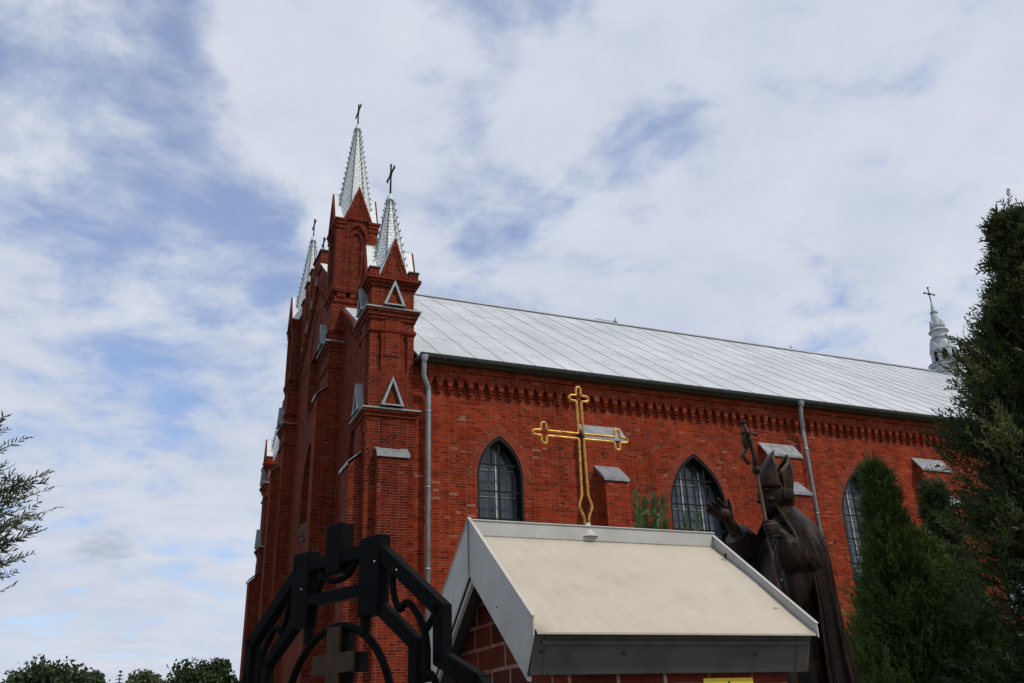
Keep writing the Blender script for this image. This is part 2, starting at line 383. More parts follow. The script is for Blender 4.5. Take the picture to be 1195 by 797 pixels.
M['thuja_near'] = leaf_mat('thuja_sprays', (.022, .036, .012), (.045, .065, .022), (.085, .105, .035), 2)
M['far_leaf'] = leaf_mat('broadleaf_foliage', (.014, .026, .008), (.030, .052, .014), (.058, .085, .024), .5)
M['far_leaf_pale'] = leaf_mat('pale_broadleaf_foliage', (.05, .065, .025), (.085, .105, .045), (.12, .14, .07), .5)
M['spruce'] = leaf_mat('spruce_needles', (.012, .022, .014), (.022, .038, .022), (.035, .055, .03), .5)
M['weed'] = leaf_mat('weed_leaves', (.04, .07, .018), (.07, .12, .03), (.12, .16, .05), 3)
def ground_mat(name, c1, c2, c3):
    k = NT(name); o = k.obj()
    c = k.ramp(k.noise(o, .35, 8, .7), [(.3, c1), (.5, c2), (.7, c3)]); c = k.mix(.5, c, k.ramp(k.noise(o, 20, 4), [(.3, (.5, .5, .5)), (.7, (1, 1, 1))]), 'MULTIPLY')
    k.set(Base_Color=c, Roughness=.95); k.bump(k.noise(o, 14, 5), .6, .05); return k.m
M['grass'] = ground_mat('mown_grass', (.05, .075, .02), (.075, .105, .03), (.11, .12, .05))
M['paving'] = ground_mat('concrete_paving', (.22, .21, .19), (.28, .27, .25), (.32, .31, .28))

# ------------------------------------------------------------------ setting
g = MB(); g.poly([(-1500, -1500, 0), (1500, -1500, 0), (1500, 1500, 0), (-1500, 1500, 0)])
tag(g.build('ground', M['grass']), kind='structure')
g = MB(); g.poly([(-2.5, -6, .005), (5, -6, .005), (5, 4.2, .005), (3.0, 4.2, .005), (4.2, 19.5, .005), (-2.5, 19.5, .005)])
tag(g.build('path', M['paving']), kind='structure')

# ------------------------------------------------------------------ the church
YC = 29.37
church = thing('church', 'red brick gothic church with a pale metal roof and white shingled pinnacles', 'church', (5, 20, 0))
WX1 = 44.0
windows = [(8.09, .615), (13.86, .905), (19.65, .905), (25.43, .905), (31.2, .905), (36.98, .905)]
ZAP, ZSILL = 8.40, 4.5
def arch_pts(a, zap, zbot, n=12):
    "outline from bottom left over the apex to bottom right, equilateral pointed arch"
    sp = zap - a * math.sqrt(3) if zap - a * math.sqrt(3) > zbot else zbot + .05
    Lh = [(-a, zbot)]
    for i in range(n + 1):
        t = math.radians(60) * i / n
        Lh.append((a - 2 * a * math.cos(t), sp + 2 * a * math.sin(t)))
    Lh[-1] = (0, zap)
    return Lh + [(-x, z) for x, z in reversed(Lh[:-1])]
def holed_wall(mb, u0, u1, z0, z1, holes, P, depth):
    "wall in plane coords (u,z)->P(u,z,d) with arched holes [(uc,a,zap,zbot)] sorted by u, reveals going depth inwards"
    x = u0
    for uc, a, zap, zb in holes:
        mb.poly([P(x, z0, 0), P(uc - a, z0, 0), P(uc - a, z1, 0), P(x, z1, 0)])
        mb.poly([P(uc - a, z0, 0), P(uc + a, z0, 0), P(uc + a, zb, 0), P(uc - a, zb, 0)])
        o = [(uc + q, z) for q, z in arch_pts(a, zap, zb)]
        for (p, q), (r, s) in zip(o, o[1:]):
            if abs(r - p) > 1e-6: mb.poly([P(p, q, 0), P(r, s, 0), P(r, z1, 0), P(p, z1, 0)])
        for (p, q), (r, s) in zip(o, o[1:] + o[:1]):
            mb.poly([P(r, s, 0), P(p, q, 0), P(p, q, depth), P(r, s, depth)])
        x = uc + a
    mb.poly([P(x, z0, 0), P(u1, z0, 0), P(u1, z1, 0), P(x, z1, 0)])

mb = MB()
holed_wall(mb, 5.3, WX1, 0, 10.06, [(x, a, ZAP, ZSILL) for x, a in windows], lambda u, z, d: (u, 20 + d, z), .38)
mb.build('side_wall', M['brick'], church)
mb = MB(); P = lambda u, z, d: (u, 2 * YC - 20, z)
mb.poly([(5.3, 2 * YC - 20, 0), (5.3, 2 * YC - 20, 10.06), (WX1, 2 * YC - 20, 10.06), (WX1, 2 * YC - 20, 0)])
mb.poly([(WX1, 20, 0), (WX1, 2 * YC - 20, 0), (WX1, 2 * YC - 20, 10.06), (WX1, YC, 16.8), (WX1, 20, 10.06)])
mb.build('rear_wall', M['brick'], church)

def ring_between(mb, o, i, P, d0, d1, closed=False, uvarc=False):
    "band between outline o and inner outline i (same count), front at depth d0, sides back to d1"
    n = len(o); L = 0
    for k in range(n - 1 + (1 if closed else 0)):
        k2 = (k + 1) % n
        a, b, c, d = o[k], o[k2], i[k2], i[k]
        uv = None
        if uvarc:
            l2 = L + math.hypot(b[0] - a[0], b[1] - a[1]); uv = [(.24, L), (.24, l2), (0.0, l2), (0.0, L)]; L = l2
        mb.poly([P(d[0], d[1], d0), P(c[0], c[1], d0), P(b[0], b[1], d0), P(a[0], a[1], d0)], uv)
        mb.poly([P(a[0], a[1], d0), P(b[0], b[1], d0), P(b[0], b[1], d1), P(a[0], a[1], d1)])
        mb.poly([P(d[0], d[1], d1), P(c[0], c[1], d1), P(c[0], c[1], d0), P(d[0], d[1], d0)])

for wi, (xc, a) in enumerate(windows):
    P = lambda u, z, d, xc=xc: (xc + u, 20 + d, z)
    mb = MB()
    out = arch_pts(a - .003, ZAP - .006, ZSILL + .003); inn = arch_pts(a - .055, ZAP - .11, ZSILL + .06)
    ring_between(mb, out, inn, P, .012, .34, True)
    win = mb.build('window', M['black_frame'], church)
    mb = MB(); pane = arch_pts(a - .05, ZAP - .10, ZSILL + .05)
    mb.poly([P(q, z, .345) for q, z in reversed(pane)]); mb.build('pane', M['glass'], win)
    # black grid flush with the front
    def halfwidth(z, aa):
        sp = ZAP - .11 - aa * math.sqrt(3)
        if z <= sp: return aa
        return max(0, 2 * aa * math.cos(math.asin(min(1, (z - sp) / (2 * aa)))) - aa)
    ai = a - .052; mb = MB()
    for z in (7.66, 6.98, 6.30, 5.6, 5.0):
        h = halfwidth(z, ai) - .004; mb.box(xc - h, xc + h, 20.075, 20.10, z - .017, z + .017)
    for u in ([0] if a < .7 else [-.30, .30]):
        top = ZAP - .13 if u == 0 else 8.02
        mb.box(xc + u - .02, xc + u + .02, 20.072, 20.098, ZSILL + .06, top)
    mb.build('grille', M['black_frame'], win)
    for z in (7.58, 6.90, 6.2, 5.55, 4.95):
        mb = MB(); h = halfwidth(z + .05, ai) - .03; mb.box(xc - h, xc + h, 20.322, 20.336, z - .012, z + .012); mb.build('glazing_bar', M['grey_bar'], win)
    for u in ([0.0] if a < .7 else [-.30, .285]):
        mb = MB(); mb.box(xc + u - .017, xc + u + .017, 20.312, 20.34, ZSILL + .06, 8.0 if u == 0 else 7.96); mb.build('glazing_bar', M['white_bar'], win)
    mb = MB(); k0 = 1
    o = arch_pts(a + .235, ZAP + .30, ZSILL)[1:-1]; i = arch_pts(a + .004, ZAP + .008, ZSILL)[1:-1]
    ring_between(mb, o, i, P, -.004, .02, False, True)
    mb.build('brick_arch', M['arch_brick'], win)
    mb = MB(); mb.frustum(xc - a - .08, xc + a + .08, 19.86, 20.02, ZSILL - .10, xc - a - .08, xc + a + .08, 19.88, 20.02, ZSILL - .01); mb.build('sill', M['zinc'], win)

# corbel frieze under the eaves
mb = MB(); x = 6.065; pitch = .2760
while x < WX1 - .3:
    c = x + pitch / 2
    f = [(x, 9.755), (c - .062, 9.60), (c - .056, 9.535), (c + .056, 9.535), (c + .062, 9.60), (x + pitch, 9.755), (x + pitch, 9.79), (x, 9.79)]
    mb.slab([(p, 19.865, q) for p, q in f], (0, .131, 0))
    mb.box(c - .056, c + .056, 19.895, 19.996, 9.465, 9.535)
    mb.box(c - .050, c + .050, 19.93, 19.996, 9.395, 9.465)
    x += pitch
mb.box(6.0, WX1, 19.863, 19.995, 9.79, 9.94); mb.box(6.0, WX1, 19.825, 19.995, 9.94, 10.085)
mb.build('corbel_frieze', M['brick'], church)
mb = MB(); mb.box(5.8, WX1 + .2, 19.66, 20.0, 10.085, 10.17); mb.build('eaves_board', M['soffit'], church)

# roof with standing seams
mb = MB(); EZ, EY, RZ = 10.20, 19.63, 16.90
sl = math.hypot(YC - EY, RZ - EZ)
def roofquad(x0, x1, s0, s1, lift=0.0, north=False):
    f = lambda s: (EY + (YC - EY) * s / sl, EZ + (RZ - EZ) * s / sl + lift)
    (ya, za), (yb, zb) = f(s0), f(s1)
    if north: ya, yb = 2 * YC - ya, 2 * YC - yb
    p = [(x0, ya, za), (x1, ya, za), (x1, yb, zb), (x0, yb, zb)]
    return (p if not north else p[::-1])
RX0, RX1 = 4.97, WX1 + .3
for north, X0_, s0_, s1_ in ((False, 5.83, 0, 1.62), (True, 5.83, 0, 1.62), (False, RX0, 1.62, sl), (True, RX0, 1.62, sl)):
    p = roofquad(X0_, RX1, s0_, s1_, 0, north); uv = [(q[0], abs(q[1] - YC) * sl / (YC - EY)) for q in p]
    mb.poly(p, uv); b = [(q[0], q[1], q[2] - .05) for q in p]; mb.poly(b[::-1])
    for i in range(4): mb.poly([p[(i + 1) % 4], p[i], b[i], b[(i + 1) % 4]])
x = RX0 + .65
while x < RX1:
    xx = x + random.uniform(-.11, .11)
    pa = roofquad(xx - .007, xx + .007, .02 if xx > 5.9 else 1.65, sl - .05, .017); mb.slab(pa, (0, 0, -.016))
    x += .89
x = RX0 + .2
while x < RX1:        # lap joints, staggered
    for s in (2.2, 4.3, 6.4, 8.6, 10.4):
        s2 = s + random.uniform(-.5, .5)
        if x > 6: pa = roofquad(x, min(x + .87, RX1), s2, s2 + .016, .009); mb.slab(pa, (0, 0, -.005))
    x += .89
mb.box(RX0, RX1, YC - .11, YC + .11, RZ - .01, RZ + .035)
roof = mb.build('roof', M['roof'], church)
mb = MB(); mb.tube([(17.24, YC, RZ), (17.26, YC, RZ + .30)], .02); mb.box(17.18, 17.32, YC - .04, YC + .04, RZ + .02, RZ + .14)
mb.tube([(16.3, YC - .05, RZ + .12), (16.8, YC - .05, RZ + .09), (17.24, YC, RZ + .15)], .012); mb.build('lightning_rod', M['iron'], roof)
mb = MB(); mb.tube([(26.3, YC, RZ), (26.3, YC, RZ + .25)], .02); mb.build('lightning_rod', M['iron'], roof)

# gutter (half round) with joints
mb = MB(); gy, gz, gr = 19.575, 10.215, .074
for k in range(10):
    a, b = math.pi * k / 10, math.pi * (k + 1) / 10
    q = lambda t, r: (gy - r * math.cos(t), gz - r * math.sin(t))
    (y0, z0), (y1, z1) = q(a, gr), q(b, gr)
    mb.poly([(5.86, y0, z0), (5.86, y1, z1), (RX1, y1, z1), (RX1, y0, z0)], None, True)
    (y0, z0), (y1, z1) = q(a, gr - .01), q(b, gr - .01)
    mb.poly([(5.86, y1, z1), (5.86, y0, z0), (RX1, y0, z0), (RX1, y1, z1)], None, True)
mb.tube([(5.86, gy - gr, gz), (RX1, gy - gr, gz)], .014, 6)
x = 6.45
while x < RX1:
    for k in range(10):
        a, b = math.pi * k / 10, math.pi * (k + 1) / 10
        (y0, z0), (y1, z1) = q(a, gr + .008), q(b, gr + .008)
        mb.poly([(x, y0, z0), (x, y1, z1), (x + .035, y1, z1), (x + .035, y0, z0)])
    x += .92
mb.poly([(5.86, gy - gr * math.cos(math.pi * k / 10), gz - gr * math.sin(math.pi * k / 10)) for k in range(11)])
mb.build('gutter', M['zinc_dark'], church)

def downpipe(xt, xb):
    mb = MB(); r = .062
    mb.tube([(xt, 19.57, 10.16), (xt, 19.60, 9.99), (xt + .005, 19.66, 9.68), (xb - .02, 19.80, 9.42), (xb, 19.83, 9.30), (xb, 19.83, .15)], r, 10)
    for z in (10.06, 8.80, 8.78, 6.9, 5.0, 3.1): 
        yy = 19.83 if z < 9.5 else 19.60
        mb.tube([(xb if z < 9.5 else xt, yy, z - .02), (xb if z < 9.5 else xt, yy, z + .02)], r + .009, 10)
    for z in (8.2, 6.2, 4.2): mb.box(xb - .015, xb + .015, 19.84, 20.0, z - .015, z + .015)
    mb.revolve((xt, 19.57, 10.0), [(.062, 0), (.10, .12), (.10, .16)], 12)
    mb.build('downpipe', M['pipe'], church)
downpipe(5.98, 6.165); downpipe(17.53, 17.665)

# side buttresses between the windows
for i in range(6):
    x0 = 10.34 + 5.776 * i
    if x0 > WX1 - 1.6: break
    mb = MB()
    mb.slab([(x0 + .04, 20.05, 0), (x0 + .04, 20.05, 8.86), (x0 + .04, 19.72, 8.50), (x0 + .04, 19.72, 0)], (1.18, 0, 0))
    mb.slab([(x0 + .27, 19.75, 0), (x0 + .27, 19.75, 7.68), (x0 + .27, 19.24, 7.28), (x0 + .27, 19.24, 0)], (.66, 0, 0))
    bt = mb.build('buttress', M['brick'], church)
    for (xa, xb_, y1, z1, y0, z0) in ((x0, x0 + 1.26, 20.0, 8.90, 19.68, 8.50), (x0 + .24, x0 + .96, 19.72, 7.72, 19.20, 7.28)):
        mb = MB(); mb.slab([(xa, y1, z1), (xa, y0, z0), (xb_, y0, z0), (xb_, y1, z1)], (0, 0, .02))
        mb.slab([(xa, y0 - .002, z0 + .02), (xa, y0 - .002, z0 - .05), (xb_, y0 - .002, z0 - .05), (xb_, y0 - .002, z0 + .02)], (0, .015, 0))
        for xs in (xa, xb_ - .012): mb.slab([(xs, y1, z1), (xs, y0 + .015, z0), (xs, y0 + .015, z0 - .05), (xs, y1, z1 - .05)], (.012, 0, 0))
        mb.build('cap', M['zinc'], bt)

# ---- west front
FX = 4.98
mb = MB(); P = lambda u, z, d: (FX + d, u, z)
top = lambda y: EZ + (min(y, 2 * YC - y) - EY) * (RZ - EZ) / (YC - EY) - .06
# lower zone with three lancets and a low niche, upper zone with the tall niche
def front_strip(y0, y1, z0, holes):
    x = y0
    def topped(a, b, lo):
        ys = [a] + ([YC] if a < YC < b else []) + [b]
        for p, q in zip(ys, ys[1:]):
            mb.poly([(FX, p, lo(p)), (FX, p, top(p)), (FX, q, top(q)), (FX, q, lo(q))])
    for uc, a, zap, zb in holes:
        topped(x, uc - a, lambda y: z0)
        mb.poly([P(uc - a, z0, 0), P(uc - a, zb, 0), P(uc + a, zb, 0), P(uc + a, z0, 0)])
        o = [(uc + q, z) for q, z in arch_pts(a, zap, zb)]
        for (p, q), (r, s) in zip(o, o[1:]):
            if abs(r - p) > 1e-6: mb.poly([P(p, q, 0), P(p, top(p), 0), P(r, top(r), 0), P(r, s, 0)])
        for (p, q), (r, s) in zip(o, o[1:] + o[:1]):
            mb.poly([P(p, q, 0), P(r, s, 0), P(r, s, .3), P(p, q, .3)])
        mb.poly([P(q, z, .3) for q, z in reversed(o)])
        x = uc + a
    topped(x, y1, lambda y: z0)
front_strip(19.95, 26.4, 0, [(22.85, .42, 9.35, 6.2)])
front_strip(2 * YC - 26.4, 2 * YC - 19.95, 0, [(2 * YC - 22.85, .42, 9.35, 6.2)])
# centre bay: tall blind arch above the round-headed west window
z1c = 11.6
holed_wall(mb, 26.4, 2 * YC - 26.4, 0, z1c, [(YC, 1.2, 10.85, 7.9)], lambda u, z, d: (FX + d, u, z), .35)
mb.poly([P(YC + q, z, .35) for q, z in reversed(arch_pts(1.2, 10.85, 7.9))])
front_strip(26.4, 2 * YC - 26.4, z1c, [(YC, 1.05, 15.75, 11.95)])
mb.poly([(FX + .4, 19.95, 0), (FX + .4, 2 * YC - 19.95, 0), (FX + .4, 2 * YC - 19.95, 9.5), (FX + .4, YC, 16.2), (FX + .4, 19.95, 9.5)])
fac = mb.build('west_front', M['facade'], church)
# moulded orders round the blind arches
for a, zap, zb in ((1.05, 15.75, 11.95), (1.2, 10.85, 7.9)):
    mb = MB()
    for j in range(3):
        ring_between(mb, arch_pts(a - .13 * j - .002, zap - .2 * j - .004, zb + .002), arch_pts(a - .13 * j - .07, zap - .2 * j - .11, zb + .002), lambda u, z, d: (FX + d, YC + u, z), -.05 + .09 * j, .28)
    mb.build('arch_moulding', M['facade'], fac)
for yy, xx, a, zap, zb in ((22.85, .25, .41, 9.33, 6.2), (2 * YC - 22.85, .25, .41, 9.33, 6.2), (YC, .31, .5, 14.9, 12.0)):
    mb = MB(); mb.poly([(FX + xx, yy + q, z) for q, z in reversed(arch_pts(a, zap, zb))]); mb.build('lancet_pane', M['glass'], fac)
mb = MB()   # weathered stone relief under the west window
mb.box(FX - .06, FX + .02, YC - .25, YC + .45, 7.45, 7.98); mb.revolve((FX - .04, YC + .1, 7.5), [(0, 0), (.16, .06), (.2, .2), (.12, .34), (.13, .42), (0, .5)], 10)
mb.build('stone_relief', metal_paint('weathered_sandstone', (.17, .115, .085), .85, 0, .5, 5, spec=.1), fac)
# raking corbels under the verge
mb = MB(); y = 20.9
while y < YC - .1:
    for s in (1, -1):
        yy = y if s == 1 else 2 * YC - y
        zt = top(y)
        mb.box(FX - .10, FX, yy - .07, yy + .07, zt - .42, zt - .10)
    y += .30
for s in (1, -1):
    f = (lambda q: q) if s == 1 else (lambda q: 2 * YC - q)
    pts = [(FX - .12, f(20.6), top(20.6) - .13), (FX - .12, f(YC), top(YC) - .13), (FX - .12, f(YC), top(YC) + .005), (FX - .12, f(20.6), top(20.6) + .005)]
    mb.slab(pts, (.12, 0, 0))
mb.build('raking_corbels', M['facade'], fac)
# stepped gable
def merlon(m, yc, hw, z0, z1, capm):
    m.box(4.90, 5.3, yc - hw, yc + hw, z0, z1); capm.box(4.85, 5.35, yc - hw - .05, yc + hw + .05, z1, z1 + .06)
mb = MB(); mc = MB(); copings = [mc]
GA = 17.62; gslope = .76; gz_ = lambda y: GA - abs(y - YC) * gslope
pts = [(4.96, 26.0, 14.0), (4.96, 26.0, gz_(26.0)), (4.96, YC, GA), (4.96, 2 * YC - 26.0, gz_(26.0)), (4.96, 2 * YC - 26.0, 14.0)]
mb.slab(pts, (.35, 0, 0))
merlon(mb, YC + .18, .36, 17.3, 18.06, mc)
for yc, hw, z0, z1 in ((YC + .98, .22, 16.6, 18.16), (YC + 1.76, .22, 16.0, 18.12), (YC + 2.66, .26, 15.4, 17.98), (YC + 3.3, .26, 15.0, 17.5)):
    mc = MB(); merlon(mb, yc, hw, z0, z1, mc); copings.append(mc)
mb.box(4.95, 5.22, YC + .2, YC + 3.3, 16.0, 17.45)
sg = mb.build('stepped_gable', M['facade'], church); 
gr_ = MB()
for s_ in (1, -1):
    f = (lambda q: q) if s_ == 1 else (lambda q: 2 * YC - q)
    gr_.slab([(4.90, f(26.0), gz_(26.0) + .03), (6.8, f(26.0), gz_(26.0) + .03), (6.8, YC, GA + .03), (4.90, YC, GA + .03)], (0, 0, .03))
gr_.build('gable_roof', M['spire_plain'], sg)
for mc in copings: mc.build('coping', M['iron'], sg)

def iron_cross(c, h, arm, parent):
    mb = MB(); x, y, z = c; r = .022 + .006 * h
    mb.tube([(x, y, z - .1), (x, y, z + h)], r, 6); za = z + h * .70
    mb.tube([(x, y - arm, za), (x, y + arm, za)], r, 6)
    for (dy, dz) in ((-arm, za), (arm, za), (0, z + h)):
        mb.tube([(x, y + dy - (.05 if dz != za else 0), dz - (.05 if dz == za else 0)), (x, y + dy + (.05 if dz != za else 0), dz + (.05 if dz == za else 0))], r * .9, 6)
        mb.revolve((x, y + dy, dz - .035), [(0, 0), (.035, .035), (0, .07)], 6)
    mb.tube([(x, y - arm * .35, za - .02), (x, y, za - arm * .42)], r * .6, 5); mb.tube([(x, y + arm * .35, za - .02), (x, y, za - arm * .42)], r * .6, 5)
    mb.tube([(x, y - arm * .35, za + .02), (x, y, za + arm * .42)], r * .6, 5); mb.tube([(x, y + arm * .35, za + .02), (x, y, za + arm * .42)], r * .6, 5)
    mb.build('iron_cross', M['iron'], parent)
iron_cross((5.02, YC + .1, 18.12), .66, .27, sg)

def quad_T(cx, cy, k):
    c, s = [(1, 0), (0, 1), (-1, 0), (0, -1)][k]
    # side k: local t along the wall, n outward, z up ; k=0 faces south
    return lambda t, n, z: (cx + t * c + n * s, cy + t * s - n * c, z)
def frames(mb, cx, cy, zs):
    for z0, z1, h in zs: mb.box(cx - h, cx + h, cy - h, cy + h, z0, z1)
def arch_plate(mb, t0, t1, z0, z1, a, zap, zb, n0, n1):
    o = arch_pts(a, zap, zb, 6)
    mb.slab([(t0, n0, z0), (-a, n0, z0), (-a, n0, z1), (t0, n0, z1)], (0, n1 - n0, 0)); mb.slab([(a, n0, z0), (t1, n0, z0), (t1, n0, z1), (a, n0, z1)], (0, n1 - n0, 0))
    for (p, q), (r, s) in zip(o, o[1:]):
        if abs(r - p) > 1e-6: mb.slab([(p, n0, q), (r, n0, s), (r, n0, z1), (p, n0, z1)], (0, n1 - n0, 0))
def spire(cx, cy, z0, z1, ap, parent):
    mb = MB(); n = 8; r0 = ap / math.cos(math.pi / 8); r1 = .075
    cor = [(math.cos(math.pi / 8 + math.pi / 4 * k), math.sin(math.pi / 8 + math.pi / 4 * k)) for k in range(8)]
    H = z1 - z0; m = 6
    for k in range(8):
        a, b = cor[k], cor[(k + 1) % 8]
        for j in range(m):
            ra, rb = r0 + (r1 - r0) * j / m, r0 + (r1 - r0) * (j + 1) / m; za, zb = z0 + H * j / m, z0 + H * (j + 1) / m
            wa, wb = ra * .765, rb * .765; uc = k * .83
            mb.poly([(cx + a[0] * ra, cy + a[1] * ra, za), (cx + b[0] * ra, cy + b[1] * ra, za), (cx + b[0] * rb, cy + b[1] * rb, zb), (cx + a[0] * rb, cy + a[1] * rb, zb)],
                    [(uc - wa / 2, za), (uc + wa / 2, za), (uc + wb / 2, zb), (uc - wb / 2, zb)])
    sp = mb.build('spire', M['shingle'], parent)
    mb = MB()
    for a in cor:     # crockets along the hips
        nn = int(H / .21)
        for j in range(nn):
            t = (j + .5) / nn; rr = r0 + (r1 - r0) * t; zz_ = z0 + H * t; d = .07
            p = Vector((cx + a[0] * rr, cy + a[1] * rr, zz_)); o_ = Vector((a[0], a[1], .5)).normalized()
            mb.tube([p - o_ * .03, p + o_ * d * .6, p + o_ * d + Vector((0, 0, .04))], [.018, .026, .008], 4, False)
        mb.tube([(cx + a[0] * r0, cy + a[1] * r0, z0), (cx + a[0] * r1, cy + a[1] * r1, z1)], .016, 4, False)
    mb.build('crockets', M['zinc'], parent)
    mb = MB(); mb.revolve((cx, cy, z1), [(.075, -.02), (.12, .0), (.12, .05), (.07, .09), (.09, .14), (.04, .22), (0, .23)], 8); mb.build('finial', M['spire_plain'], parent)

def ledge(mb, mf, cx, cy, z, h, hi):
    "corbelled ledge with metal flashing, top at z"
    frames(mb, cx, cy, [(z - .30, z - .20, h + .03), (z - .20, z - .10, h + .07), (z - .10, z, h + .115)])
    e = h + .145
    mf.box(cx - e, cx + e, cy - e, cy + e, z - .035, z + .002)
    mf.frustum(cx - e, cx + e, cy - e, cy + e, z + .001, cx - hi, cx + hi, cy - hi, cy + hi, z + .055)
def pediment(mb, mf, T, z, ap, hw, n0, n1):
    "small triangular hood on a ledge: brick tympanum and metal edges"
    mb.T = T; mf.T = T
    mb.slab([(-hw * .86, n1 - .09, z), (hw * .86, n1 - .09, z), (0, n1 - .09, ap - .08)], (0, n0 - n1 + .09, 0))
    mb.slab([(-hw * .45, n1 - .07, z + .01), (hw * .45, n1 - .07, z + .01), (0, n1 - .07, z + (ap - z) * .45)], (0, .02, 0))
    wd = .055
    for s in (1, -1):
        mf.slab([(s * hw, n1, z), (s * (hw - .068), n1, z), (0, n1, ap - .14), (0, n1, ap)], (0, n0 - n1, 0))
    mf.slab([(-hw, n1 + .012, z), (hw, n1 + .012, z), (hw, n1 + .012, z + .035), (-hw, n1 + .012, z + .035)], (0, -.06, 0))
    mb.T = None; mf.T = None
def gable(mb, mr, T, z, ap, hw, n1):
    mb.T = T; mr.T = T
    mb.slab([(-hw, n1, z), (hw, n1, z), (0, n1, ap)], (0, -.035, 0))
    for j, (w0, w1, nn) in enumerate(((1.0, .80, .035), (.74, .58, .02))):
        for s in (1, -1):
            zo = lambda k: z + (ap - z) * k
            mb.slab([(s * hw * w0, n1 + nn, z - .02), (s * hw * w1, n1 + nn, z - .02), (0, n1 + nn, zo(w1)), (0, n1 + nn, zo(w0))], (0, -nn, 0))
    e = .03
    for s in (1, -1):
        mr.slab([(s * (hw + e), n1 - .02, z - .03), (0, n1 - .02, ap + .03), (0, .04, ap + .03), (s * (hw + e), .04, z - .03)], (-s * .02, 0, -.02))
    mb.T = None; mr.T = None

def corner_turret():
    cx, cy = 5.22, 20.42
    t = MB(); f = MB(); gr_ = MB(); pb = MB(); pm = MB()
    t.box(cx - .60, cx + .60, cy - .60, cy + .60, 0, 8.46)
    t.box(cx - .50, cx + .50, cy - .50, cy + .50, 8.46, 11.15)
    t.box(cx - .55, cx + .55, cy - .55, cy + .55, 11.44, 12.06)
    for k in range(4):
        T = quad_T(cx, cy, k); t.T = T
        t.box(-.24, .24, .60, .635, 4.0, 8.46)
        t.box(-.36, .36, .598, .615, .0, 4.0)
        for s in (1, -1):
            a, b = sorted((s * .27, s * .40)); t.box(a, b, .45, .558, 8.46, 9.74)
            t.slab([(a, .558, 11.15), (a, .558, 10.60), ((a + b) / 2, .558, 10.74), (b, .558, 10.60), (b, .558, 11.15)], (0, -.1, 0))
        t.box(-.27, .27, .45, .575, 8.46, 11.15)
        t.box(-.20, .20, .575, .592, 10.15, 11.15)
        t.T = None
    for sx in (1, -1):
        for sy in (1, -1): t.box(cx + sx * .48 - .08, cx + sx * .48 + .08, cy + sy * .48 - .08, cy + sy * .48 + .08, 8.46, 11.15)
    frames(t, cx, cy, [(10.76, 10.80, .585), (10.80, 10.85, .61), (10.85, 10.90, .59), (8.52, 8.56, .585)])
    ledge(t, f, cx, cy, 8.75, .58, .57); ledge(t, f, cx, cy, 11.43, .57, .55)
    frames(t, cx, cy, [(12.06, 12.14, .60), (12.14, 12.22, .65), (12.22, 12.31, .705), (12.31, 12.42, .60)])
    # corner blocks with dark caps
    for sx in (1, -1):
        for sy in (1, -1):
            x, y = cx + sx * .52, cy + sy * .52
            t.box(x - .12, x + .12, y - .12, y + .12, 12.31, 12.52); 
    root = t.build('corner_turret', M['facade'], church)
    for k in range(4):
        T = quad_T(cx, cy, k)
        for z, ap, n1 in ((8.80, 9.56, .76), (11.48, 12.20, .75)):
            pb, pm = MB(), MB(); pediment(pb, pm, T, z, ap, .285, .5, n1)
            pb.build('pediment', M['facade'], root); pm.build('pediment_trim', M['zinc'], root)
        pb, gr_ = MB(), MB(); gable(pb, gr_, T, 12.32, 13.48, .38, .64)
        pb.build('gablet', M['facade'], root); gr_.build('gablet_roof', M['spire_plain'], root)
    for z, h, hi in ((8.75, .58, .57), (11.43, .57, .55)):
        f = MB(); ledge(MB(), f, cx, cy, z, h, hi); f.build('flashing', M['zinc'], root)
    for sx in (1, -1):
        for sy in (1, -1):
            mb = MB(); x, y = cx + sx * .52, cy + sy * .52; mb.box(x - .145, x + .145, y - .145, y + .145, 12.52, 12.555); mb.build('corner_cap', M['iron'], root)
    spire(cx, cy, 12.40, 15.0, .50, root)
    iron_cross((cx, cy, 15.18), 1.0, .36, root)
    return root
ct = corner_turret()
copy_tree(ct, church, (0, 2 * (YC - 20.42), 0))

